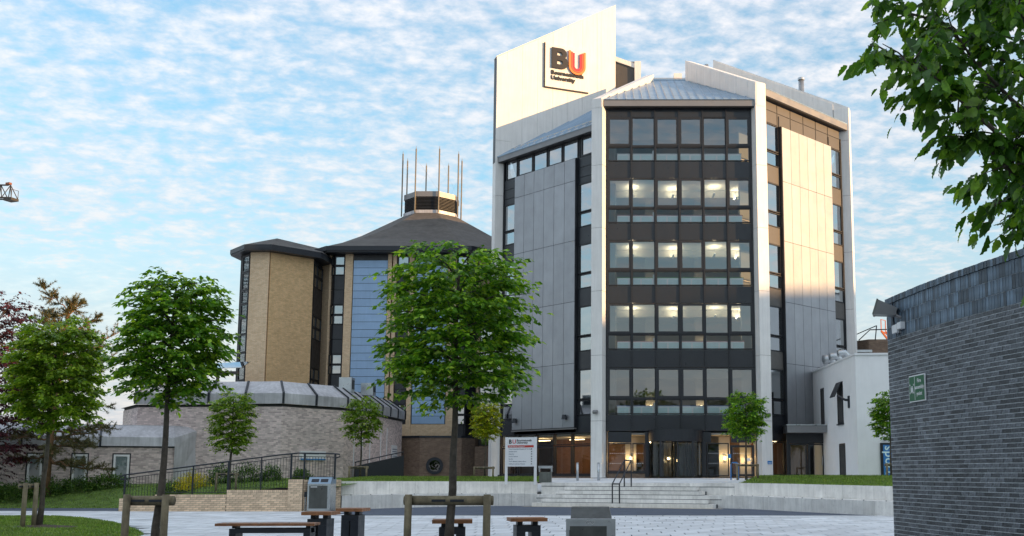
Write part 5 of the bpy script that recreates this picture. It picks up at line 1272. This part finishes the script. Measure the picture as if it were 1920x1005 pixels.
def stake(loc, ang, span, h, r, rail, label, group='timber tree stakes', railh=.13, twin=True):
    t = thing('tree_stake', loc, label, 'tree stake', group); c = Vector(loc); a = Vector((math.cos(ang), math.sin(ang), 0)); b = Vector((-a.y, a.x, 0))
    for s in (-1, 1):
        p = c + a * s * span / 2 + b * (-.06); MB().tube([p, p + Vector((0, 0, h * .5)), p + Vector((.005, 0, h))], [r * 1.02, r, r * .97], 12).build('post', m_post, t, True)
    z = h - railh * .62
    mb = MB(); p0 = c - a * (span / 2 + r * 1.4) + b * .05 + Vector((0, 0, z)); p1 = c + a * (span / 2 + r * 1.4) + b * .05 + Vector((0, 0, z)); mb.tube([p0, p1], railh / 2, 10); mb.build('cross_rail', m_post, t, True)
    mb = MB(); q = c + b * (-.02) + Vector((0, 0, z))
    for s in (-1, 1): mb.hexa(q + a * (s * .16 - .12) - b * .005 + Vector((0, 0, -.02)), a * .24, b * -.02, Vector((0, 0, .04)))
    mb.build('tie_strap', m_black, t); return t
G_T = 'young street trees in the court'
street_tree('street_tree', 'large dense green tree in front of the blue panelled tower, braced by a timber stake', (-2.82, 18.0, 0), (-2.74, 18.0, 4.05), 1.42, 1.28, .085, .135, 1150, 12, m_leafA, 11, G_T, tiers=8, L=.52, leaf_parts=300, taper=.04, boxy=5.0)
street_tree('street_tree', 'leafy green tree with dark trunk left of centre, in front of the low brick range', (-7.88, 18.0, 0), (-7.78, 18.0, 3.82), 1.12, 1.10, .075, .12, 1100, 11, m_leafA, 23, G_T, tiers=9, L=.32, leaf_parts=300, boxy=3.2, taper=.15)
street_tree('street_tree', 'light green tree with leaning trunk on the near grass island at far left', (-14.05, 25.5, .12), (-13.92, 25.5, 3.92), 1.22, 1.30, .07, .125, 1600, 11, m_leafB, 37, G_T, tiers=8, L=.36, boxy=3.0, taper=.1)
street_tree('street_tree', 'small square-headed tree behind the black railing, in front of the auditorium corner', (-16.0, 43.2, .72), (-16.0, 43.2, 3.6), .98, 1.16, .065, .12, 900, 10, m_leafB, 41, G_T, tiers=8, L=.30, boxy=4)
street_tree('street_tree', 'small loose tree before the slit-windowed auditorium wall', (-12.62, 51.6, 1.2), (-12.6, 51.6, 4.1), 1.02, 1.1, .06, .14, 520, 10, m_leafB, 43, G_T, tiers=6, L=.38, boxy=2.6)
street_tree('street_tree', 'small yellow-topped square tree left of the white courtyard sign', (-6.72, 54.2, 1.22), (-6.70, 54.2, 4.22), .82, .84, .05, .13, 620, 10, m_leafY, 47, G_T, tiers=6, L=.28, boxy=5)
street_tree('street_tree', 'small tree in front of the glass entrance, over the right lawn', (5.98, 46.6, 1.15), (6.0, 46.6, 4.05), 1.0, .97, .055, .135, 720, 10, m_leafA, 53, G_T, tiers=6, L=.32, boxy=3.2)
street_tree('street_tree', 'small tree half hidden behind the dark brick wall, by the blue banner', (12.35, 46.0, 1.1), (12.35, 46.0, 4.05), .85, .95, .055, .135, 650, 10, m_leafA, 59, G_T, tiers=6, L=.30, boxy=3.5)
stake((-2.85, 17.92, 0), R(-1.5), 1.36, 1.06, .065, 1, 'large timber stake frame across the trunk of the central tree', railh=.17)
stake((-8.0, 17.85, 0), R(-6), .70, 1.06, .062, 1, 'timber stake frame across the dark trunk left of the bench', railh=.17)
stake((-14.25, 25.3, .1), R(62), .28, 1.1, .055, 1, 'pair of close timber stakes on the grass island', railh=.14)
stake((-16.05, 43.0, .68), 0, .82, .80, .05, 1, 'timber stake frame behind the black railing', railh=.11)
stake((-12.65, 51.3, 1.2), 0, .85, .62, .05, 1, 'timber stake frame under the loose tree by the auditorium', railh=.12)
stake((-6.75, 53.9, 1.2), 0, .98, .62, .05, 1, 'timber stake frame under the yellow-topped tree', railh=.12)
stake((6.0, 46.3, 1.15), 0, .92, .72, .045, 1, 'timber stake frame in front of the glass entrance door', railh=.10)
stake((12.55, 45.8, 1.1), 0, .9, .8, .05, 1, 'timber stake post beside the blue banner at the wall edge', railh=.12)

# copper beech and pine on the far left
street_tree('copper_tree', 'dark red-leaved tree at the left edge behind the light green tree', (-27.6, 44.6, .55), (-27.0, 44.6, 5.4), 2.7, 4.0, .14, .17, 1700, 10, m_leafR, 61, None, tiers=13, L=.6, boxy=2.2, taper=.15)
r = np.random.default_rng(5); t = thing('pine_tree', (-24.7, 45.2, .55), 'tall pine with upswept branches catching orange sunlight at far left', 'tree')
tr = [Vector((-24.75, 45.2, .5)), Vector((-24.7, 45.2, 3)), Vector((-24.5, 45.25, 6)), Vector((-24.35, 45.3, 8.8))]
MB().tube(tr, [.17, .15, .11, .05], 10).build('trunk', m_barkp, t, True)
mb = MB(); A, O = [], []
def pine_branch(s, e, rad, up):
    n = 7; pts = []
    for i in range(n + 1):
        f = i / n; p = s.lerp(e, f) + Vector((0, 0, up * math.sin(f * math.pi * .5) * f)); pts.append(p + Vector(r.normal(0, .05, 3)))
    mb.tube(pts, [rad * (1 - .85 * i / n) for i in range(n + 1)], 6, False)
    for i in range(2, n + 1):
        for _ in range(7):
            d = (pts[i] - pts[i - 1]).normalized(); q = Vector((r.normal(0, 1), r.normal(0, 1), r.normal(.25, .6))).normalized(); o = (d * .7 + q * .8).normalized(); l = r.uniform(.2, .6) * (1.15 - .4 * i / n)
            tw_ = pts[i].lerp(pts[i - 1], r.random()); mb.tube([tw_, tw_ + o * l], [.012, .006], 4, False)
            for s2 in np.linspace(.35, 1.05, 4): A.append(np.array(tw_ + o * l * s2)); O.append(np.array(o))
for k in range(26):
    f = k / 25; z = 1.9 + f * 6.8; p = tr[0].lerp(tr[-1], (z - .5) / 8.3); a = k * 2.4 + .4; rad = (2.6 * (1 - f * .35)) * r.uniform(.7, 1.05) * (.75 if f > .85 else 1)
    if 0.35 < f < .5: rad *= .8
    pine_branch(p, p + Vector((math.cos(a) * rad, math.sin(a) * rad * .9, rad * (-.12 + .55 * f))), .05 * (1.2 - f * .6), .35 * rad * f)
pine_branch(tr[1], Vector((-21.6, 44.4, 3.3)), .05, .1); pine_branch(tr[0].lerp(tr[1], .6), Vector((-22.4, 44.3, 1.6)), .045, .2); pine_branch(tr[1], Vector((-22.6, 44.6, 2.6)), .045, .1); pine_branch(tr[2], Vector((-22.0, 44.9, 6.2)), .045, .3); pine_branch(tr[2], Vector((-21.7, 45.2, 7.4)), .045, .5)
mb.build('branches', m_barkp, t)
A, O = np.array(A), np.array(O); nn_ = 16
P = np.repeat(A, nn_, 0); D = np.repeat(O, nn_, 0) * .8 + r.normal(0, .75, (len(P), 3)); U = r.normal(0, 1, (len(P), 3)); Sz = r.uniform(.09, .16, len(P))
NV = np.array([(0, -.07, 0), (0, .07, 0), (1, 0, 0)]); NF = np.array([(0, 1, 2)])
o = link('crown', leaf_mesh('crown', P, D, U, Sz, m_leafN, (NV, NF)), t); tag(o, kind='stuff')

# hedges and shrubs
def shrub(name, label, c, rx, ry, h, leaf, n, mat, seed, cat='shrub', group=None):
    r = np.random.default_rng(seed); t = thing(name, (c[0], c[1], c[2]), label, cat, group); P, D = [], []; mb = MB()
    for _ in range(9):
        a = r.uniform(0, 6.28); q = Vector(c); e = q + Vector((math.cos(a) * rx * r.uniform(.2, .9), math.sin(a) * ry * r.uniform(.2, .9), h * r.uniform(.6, .98))); mb.tube([q + Vector((math.cos(a) * rx * .3, math.sin(a) * ry * .3, -.1)), e], [.012, .004], 4, False)
    mb.build('stems', m_bark, t)
    q = r.normal(0, 1, (n, 3)); q /= np.linalg.norm(q, axis=1, keepdims=True); q[:, 2] = np.abs(q[:, 2]); rr = (.55 + .5 * r.random((n, 1))) * (.85 + .2 * np.sin(q[:, :1] * 7 + seed) * np.cos(q[:, 1:2] * 6))
    P = np.array(c) + q * rr * np.array((rx, ry, h)); P[:, 2] = np.maximum(P[:, 2], c[2])
    o = link('foliage', leaf_mesh('foliage', P, q + r.normal(0, .6, (n, 3)), np.array((0, 0, 1.)) + r.normal(0, .5, (n, 3)), leaf * r.uniform(.6, 1.3, n), mat), t); tag(o, kind='stuff'); return t
hx = [(-33, 43.6), (-31, 44.0), (-29.2, 44.4), (-27.6, 44.9), (-26.2, 45.5), (-25.0, 46.0), (-23.8, 46.6), (-22.7, 47.1)]
for i, (x, y) in enumerate(hx):
    y -= .55
    shrub('hedge_shrub', f'dark green hedge shrub below the low brick range, {["first", "second", "third", "fourth", "fifth", "sixth", "seventh", "eighth"][i]} from the left', (x, y, bank_z(x, y) - .05), 1.15, .75, .85 + .15 * ((i * 7) % 3) - .04 * i, .09, 2600, m_leafH, 70 + i, 'hedge', 'hedge along the low brick range')
shrub('flowering_shrub', 'yellow-flowering shrub behind the left end of the railing', (-18.1, 44.6, .75), .85, .5, .85, .075, 2000, m_leafF, 90)
for i, (x, y, rx, h) in enumerate(((-19.3, 45.2, .9, .85), (-17.3, 45.6, .7, .95), (-16.2, 45.8, .8, .95), (-15.2, 46, .6, .8), (-13.9, 46.2, .55, .6))):
    shrub('border_shrub', f'green border shrub behind the railing, {["leftmost", "second from left", "middle, beside the timber stake", "fourth from left", "small rightmost"][i]}', (x, y, bank_z(x, y) - .05), rx, .55, h, .085, 1500, m_leafH, 95 + i, 'shrub', 'shrubs behind the railing')

# overhanging foreground tree, top right
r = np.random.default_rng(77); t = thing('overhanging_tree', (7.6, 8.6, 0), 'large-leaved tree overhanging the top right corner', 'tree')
MB().tube([(7.7, 8.8, 0), (7.6, 8.7, 2), (7.4, 8.6, 3.6), (7.0, 8.4, 5.4), (6.6, 8.2, 7.2)], [.24, .2, .17, .12, .05], 10).build('trunk', m_bark, t, True)
mb = MB(); A, O = [], []
def px2w(px, py, Y):
    a = (px - 1150) / 1925; b = (641 - py) / 1925; th = math.atan(1925 / 14900); yy = math.cos(th) - b * math.sin(th); z = math.sin(th) + b * math.cos(th); k = Y / yy; return Vector((a * k, Y, 1.4 + z * k))
def limb(pts, rad, nt, spread, shoot=.28):
    pts = [Vector(p) for p in pts]; mb.tube(pts, [rad * (1 - .8 * i / (len(pts) - 1)) for i in range(len(pts))], 7, False)
    for q_ in range(nt + 22):
        f = r.uniform(.15, 1) * (len(pts) - 1) if q_ < nt else r.uniform(.35, 2.0); i = min(len(pts) - 2, int(f)); s = pts[i].lerp(pts[i + 1], f - i); d = (pts[i + 1] - pts[i]).normalized()
        o = (d * .7 + Vector((r.normal(0, .7), r.normal(0, .7), r.normal(-.1, .5)))).normalized(); l = spread * r.uniform(.35, 1.0); e = s + o * l; mb.tube([s, s.lerp(e, .5) + Vector((0, 0, .02)), e], [.008, .006, .003], 5, False)
        A.append(np.array(s.lerp(e, .35))); O.append(np.array(o * 1.0))
        o2 = (o + Vector(r.normal(0, .5, 3))).normalized(); A.append(np.array(s.lerp(e, .6))); O.append(np.array(o2)); 
LB_ = [((1960, 330), (1860, 240), (1760, 150), (1660, 95)), ((1990, 200), (1880, 110), (1760, 40), (1650, 10)), ((1990, 60), (1880, 0), (1790, -60), (1700, -110)), ((1980, 400), (1900, 330), (1830, 250), (1770, 190)),
       ((1990, 460), (1930, 390), (1880, 350), (1840, 330)), ((1990, 480), (1940, 430), (1900, 390), (1868, 375)), ((1990, 260), (1900, 190), (1830, 120), (1790, 60)), ((2000, 150), (1930, 60), (1900, -20), (1880, -60)), ((1990, 520), (1950, 460), (1915, 420), (1890, 405))]
hub = Vector((7.4, 8.6, 3.4))
for k, L4 in enumerate(LB_):
    Yk = 7.2 + .22 * ((k * 5) % 7); P4 = [px2w(x, y, Yk + .3 * (1 - i / 3)) for i, (x, y) in enumerate(L4)]
    limb([hub + Vector((0, 0, .22 * k)), P4[0].lerp(hub, .35) + Vector((0, 0, .15))] + P4, .035, [38, 40, 38, 32, 15, 12, 40, 42, 10][k], [.42, .42, .42, .36, .22, .16, .42, .42, .14][k])
mb.build('branches', m_bark, t)
P, D, U, Sz = sprays(r, np.array(A), np.array(O), .28, 8, .125, droop=.45, flat=.7)
D[:, 2] -= r.uniform(.1, 1.0, len(D)); Sz *= r.uniform(.7, 1.25, len(Sz))
keep = np.ones(len(P), bool)
for i, p in enumerate(P):                     # the crown ends above the brick wall
    px, py = 1150 + 1925 * p[0] / p[1], 890 - 1925 * (p[2] - 1.4) / p[1]
P, D, U, Sz = P[keep], D[keep], U[keep], Sz[keep]
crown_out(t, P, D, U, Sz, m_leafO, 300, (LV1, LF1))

# ------------------------------------------------------------------ street furniture
def bench(loc, rz, L, label):
    t = thing('bench', loc, label, 'bench', 'timber and black steel seats'); M4 = Matrix.Translation(Vector(loc)) @ Matrix.Rotation(rz, 4, 'Z')
    def B(name, mat, x0, x1, y0, y1, z0, z1, parent=t):
        mb = MB().box(x0, x1, y0, y1, z0, z1); mb.v = [tuple(M4 @ Vector(v)) for v in mb.v]; return mb.build(name, mat, parent)
    return t, B
t, B = bench((-6.45, 19.2, 0), R(3.5), 1.9, 'long low timber bench on a black steel frame in the left foreground')
for k in range(5): B('slat', m_wood, -.80, .98, -.25 + .1 * k, -.158 + .1 * k, .47, .515)
for k in range(3):
    B('bolt', m_steel, -.6 + .55 * k, -.57 + .55 * k, -.2, -.17, .5152, .525)
B('frame_rail', m_black, -.55, .9, -.22, -.14, .34, .42); B('frame_rail', m_black, -.55, .9, .14, .22, .34, .42)
for x in (-.55, .78): B('leg', m_black, x, x + .12, -.22, .22, 0, .338); B('bracket', m_black, x + .02, x + .1, -.12, .12, .422, .468)
def stool(loc, rz, w, h, label, light=False):
    t, B = bench(loc, rz, w, label); d = .30
    n = 4
    for k in range(n): B('slat', m_wood, -w / 2, w / 2, -d + 2 * d * k / n + .004, -d + 2 * d * (k + 1) / n - .004, h - .065, h)
    for s in (-.42, .42):
        c = s * w * .5; mb = B('bracket', m_black, c - .05, c + .05, -.1, .1, h - .14, h - .067)
    q = w * .33
    B('frame_top', m_black, -q, q, -.22, .22, h - .26, h - .142)
    for s in (-1, 1): B('leg', m_black, min(s * q, s * (q - .17)), max(s * q, s * (q - .17)), -.22, .22, .04, h - .262)
    B('foot_plate', m_black, -q, q, -.22, .22, 0, .038); return t
stool((-5.9, 21.0, 0), R(-4), .60, .66, 'timber-topped perch seat with slotted black base right of the long bench')
stool((-5.55, 22.2, 0), R(-4), .56, .69, 'timber-topped perch seat just behind the other, near the steel bin')
stool((-2.95, 19.1, 0), R(8), .72, .585, 'timber-topped perch seat behind the trunk of the central tree')
stool((-1.66, 20.0, 0), R(14), .70, .58, 'timber-topped perch seat left of the hooded steel box')
# hooded steel box in the foreground
t = thing('hooded_steel_bin', (-.42, 19.3, 0), 'dull steel bin with sloping hood in the centre foreground', 'bin')
MB().box(-.86, .04, 18.95, 19.75, 0.03, .55).build('body', m_steel, t); MB().box(-.80, -.12, 18.93, 18.948, .05, .47).build('front_panel', m_steelk, t)
mb = MB(); mb.hexa((-.86, 18.92, .552), (.9, 0, 0), (0, .10, 0), (0, 0, .045)); mb.build('front_lip', m_steel, t)
mb = MB(); x0, x1 = -.78, -.08
pr_ = [(19.02, .60), (19.30, .80), (19.72, .80), (19.72, .60)]
a = [(x0, y, z) for y, z in pr_]; b = [(x1 + (.05 if z < .7 else 0), y, z) for y, z in pr_]; mb.face(a); mb.face(b[::-1])
for k in range(4): mb.face([a[(k + 1) % 4], a[k], b[k], b[(k + 1) % 4]])
mb.build('hood', m_steelk, t)
for x in (-.82, -.02): MB().box(x - .03, x + .03, 18.915, 18.95, .40, .60).build('corner_bracket', m_steel, t)
# steel recycling bin by the brick wall
t = thing('steel_litter_bin', (-11.2, 40, 0), 'tall brushed steel litter bin beside the buff brick pier', 'bin')
MB().box(-11.62, -10.75, 39.4, 40.2, .03, 1.05).build('body', m_steel, t); MB().box(-11.55, -10.86, 39.385, 39.398, .12, .98).build('door', m_steelk, t)
mb = MB(); a = [(-11.62, 39.4, 1.052), (-11.62, 39.62, 1.30), (-11.62, 40.2, 1.30), (-11.62, 40.2, 1.052)]; b = [(-10.75, y, z) for _, y, z in a]; mb.face(a[::-1]); mb.face(b)
for k in range(4): mb.face([a[k], a[(k + 1) % 4], b[(k + 1) % 4], b[k]])
mb.build('sloping_lid', m_zinc, t)
for x in (-11.5, -11.15): MB().hexa((x, 39.455, 1.11), (.28, 0, 0), (0, .10, .115), (0, -.008, .008)).build('bin_slot', m_black, t)
MB().box(-11.5, -11.25, 39.38, 39.384, .92, .945).build('lettering', m_signw, t)
MB().tube([(-11.75, 39.6, 0), (-11.75, 39.6, .75)], .025, 8).build('side_post', m_steel, t); MB().box(-11.82, -11.64, 39.55, 39.65, .55, .75).build('padlock_case', m_black, t)
# courtyard direction sign
t = thing('direction_sign', (-4.2, 47, 1.05), 'white courtyard direction sign on two posts above the steps', 'sign')
fs2 = FR((-4.93, 47.2), (-3.48, 46.75))
fs2.one('board', m_signw, t, .03, fs2.L - .03, .03, -.03, 1.76, 3.08)
for u in (0, fs2.L - .10): fs2.one('post', m_signw, t, u, u + .10, .045, -.045, .95, 3.09)
fs2.one('red_band', m_red, t, .13, fs2.L - .13, .036, .0305, 2.62, 2.72); D2 = .038
text_obj('lettering', 'B', .26, m_ink, fs2.mat4(.17, D2, 2.80), t, .002, .006); text_obj('lettering', 'U', .26, m_u3, fs2.mat4(.345, D2, 2.80), t, .002, .004)
text_obj('lettering', 'Bournemouth', .125, m_ink, fs2.mat4(.56, D2, 2.90), t, .002, .002); text_obj('lettering', 'University', .125, m_ink, fs2.mat4(.56, D2, 2.80), t, .002, .002)
text_obj('lettering', 'Poole House Courtyard', .075, m_signw, fs2.mat4(.18, D2, 2.642), t, .001, .001)
for k, s in enumerate(('Poole House, Main Reception & The Base', 'Students Union', 'Refectory', 'Lecture Theatres', 'Sportbu', 'The Sir Michael Cobham Library', 'Cobham & Lawrence Theatres')):
    text_obj('lettering', s, .062, m_inkg, fs2.mat4(.18, D2, 2.53 - .112 * k), t, .001, .001); z = 2.55 - .112 * k
    mb = MB(); mb.face([fs2.p(1.27, D2, z - .03), fs2.p(1.34, D2, z), fs2.p(1.27, D2, z + .03)]); mb.build('arrow', m_ink, t)
# small litter bin, bollards, cycle hoops by the entrance
t = thing('square_litter_bin', (-3.15, 48, 1.05), 'small square steel litter bin right of the direction sign', 'bin')
MB().box(-3.42, -2.86, 47.7, 48.2, 1.04, 1.52).build('body', m_steeld, t); MB().box(-3.46, -2.82, 47.66, 48.24, 1.68, 1.80).build('lid', m_steel, t)
for x in (-3.44, -2.88): MB().box(x, x + .05, 47.7, 48.2, 1.522, 1.678).build('lid_post', m_steel, t)
for i, x in enumerate((-1.75, -.72)):
    t = thing('bollard', (x, 50.5, 1.05), f'slim steel bollard {["left of", "in front of"][i]} the left cream pilaster', 'bollard', 'bollards at the entrance'); MB().tube([(x, 50.5, 1.03), (x, 50.5, 1.95)], .06, 12).build('post', m_steel, t, True); MB().tube([(x, 50.5, 1.952), (x, 50.5, 1.98)], .064, 12).build('cap', m_steel, t)
t = thing('hoop_rail', (5.5, 48, 1.2), 'blue-grey steel hoop beside the entrance tree stake', 'hoop rail'); MB().tube([(5.45, 48, 1.15), (5.45, 48, 1.85), (5.52, 48, 1.95), (5.72, 48, 1.95), (5.8, 48, 1.85), (5.8, 48, 1.15)], .03, 8).build('hoop', m_banner, t, True)
t = thing('door_notice', FF.p(7.0, .05, 2.2), 'small blue and white notice by the side entrance door', 'sign'); FF.one('blue_plate', m_banner, t, 6.98, 7.16, .062, .055, 2.28, 2.5); FF.one('white_plate', m_signw, t, 7.9, 8.2, .062, .055, 2.12, 2.28)
c3, d3, t3 = radial(2); t = thing('pilaster_plaque', c3 + d3 * .4 + Vector((0, 0, 1.9)), 'tiny blue plaque low on the right cream pilaster', 'sign'); MB().hexa(c3 + d3 * .362 - t3 * .0 + Vector((0, 0, 1.95)), t3 * .26, d3 * .03, (0, 0, .18)).build('plate', m_banner, t); MB().hexa(c3 + d3 * .3925 + t3 * .03 + Vector((0, 0, 2.0)), t3 * .2, d3 * .002, (0, 0, .03)).build('white_line', m_signw, t)

# ------------------------------------------------------------------ cranes in the distance
def crane(base, jib_dir, zj, Lf, Lb, mat, label, lift=0.0, hh=2.2, k_=1.0):
    t = thing('tower_crane', base, label, 'crane'); b = Vector(base); d = Vector((math.cos(jib_dir), math.sin(jib_dir), 0)); s = Vector((-d.y, d.x, 0))
    mb = MB(); z = 0
    for dx, dy in ((-.8, -.8), (.8, -.8), (.8, .8), (-.8, .8)): mb.tube([b + Vector((dx, dy, 0)), b + Vector((dx, dy, zj))], .12, 4)
    while z < zj - 2:
        mb.tube([b + Vector((-.8, -.8, z)), b + Vector((.8, -.8, z + 2))], .06, 4); mb.tube([b + Vector((.8, .8, z)), b + Vector((-.8, .8, z + 2))], .06, 4); z += 2
    mb.build('mast', mat, t)
    mb = MB(); q = b + Vector((0, 0, zj)); up = Vector((0, 0, 1)); nseg = int(Lf / 2)
    def J(x, side, top): return q + d * x + s * side + up * (top + lift * x)
    for sd in (-.6, .6): mb.tube([J(-Lb, sd, 0), J(Lf, sd, 0)], .13, 4)
    mb.tube([J(-Lb, 0, hh), J(Lf - 1.5, 0, hh)], .13, 4)
    for k in range(nseg):
        x = Lf * k / nseg; x2 = Lf * (k + 1) / nseg
        for sd in (-.6, .6): mb.tube([J(x, sd, 0), J((x + x2) / 2, 0, hh)], .07, 4); mb.tube([J((x + x2) / 2, 0, hh), J(x2, sd, 0)], .07, 4)
        mb.tube([J(x, -.6, 0), J(x, .6, 0)], .06, 4)
    mb.build('jib', mat, t)
    mb = MB(); mb.hexa(J(Lf - 1.9, -.25, hh), d * .8, s * .5, up * .35); mb.build('tip_box', m_craneb, t)
    mb = MB(); mb.tube([J(Lf, -.6, 0), J(Lf, -.6, 1.4), J(Lf, .6, 1.4), J(Lf, .6, 0)], .06, 4); mb.hexa(J(Lf - 1.5, -.7, -.5), d * 1.6, s * 1.4, up * .4); mb.build('tip_platform', mat, t)
    mb = MB(); mb.hexa(J(-Lb, -.9, -1.6), d * 2.4, s * 1.8, up * 1.6); mb.build('counterweight', mat, t)
    mb = MB(); mb.hexa(q + s * .8 + up * -2, d * 1.6, s * 1.4, up * 2); mb.build('cab', mat, t)
crane((-131, 172, 0), math.atan2(-12.5, 35.5), 49.0, 37.6, 11, m_crane, 'dark tower crane jib reaching in from the left edge of the sky', -.105)
crane((34.5, 120, 0), R(140), 14.6, 2.8, .4, m_craneo, 'small orange crane behind the dark brick wall', 1.35, 1.0)

# tree belt behind the viewer, mirrored in the lower windows
r = np.random.default_rng(9); P = []; mb = MB()
for k in range(16):
    cx, cy, hh_ = -75 + 10 * k + r.uniform(-3, 3), -46 + r.uniform(-6, 6), r.uniform(9.5, 15.5)
    q = r.normal(0, 1, (4200, 3)); q /= np.linalg.norm(q, axis=1, keepdims=True); q *= r.uniform(.5, 1.05, (4200, 1)); P.append(q * np.array((5.2, 4.5, hh_ * .42)) + np.array((cx, cy, hh_ * .58)))
P = np.concatenate(P); n_ = len(P)
o = link('tree_belt', leaf_mesh('tree_belt', P, r.normal(0, 1, (n_, 3)), np.array((0, 0, 1.)) + r.normal(0, .6, (n_, 3)), r.uniform(.35, .8, n_), m_leafH)); tag(o, 'belt of trees behind the viewer, mirrored in the lower windows', 'trees', kind='stuff')
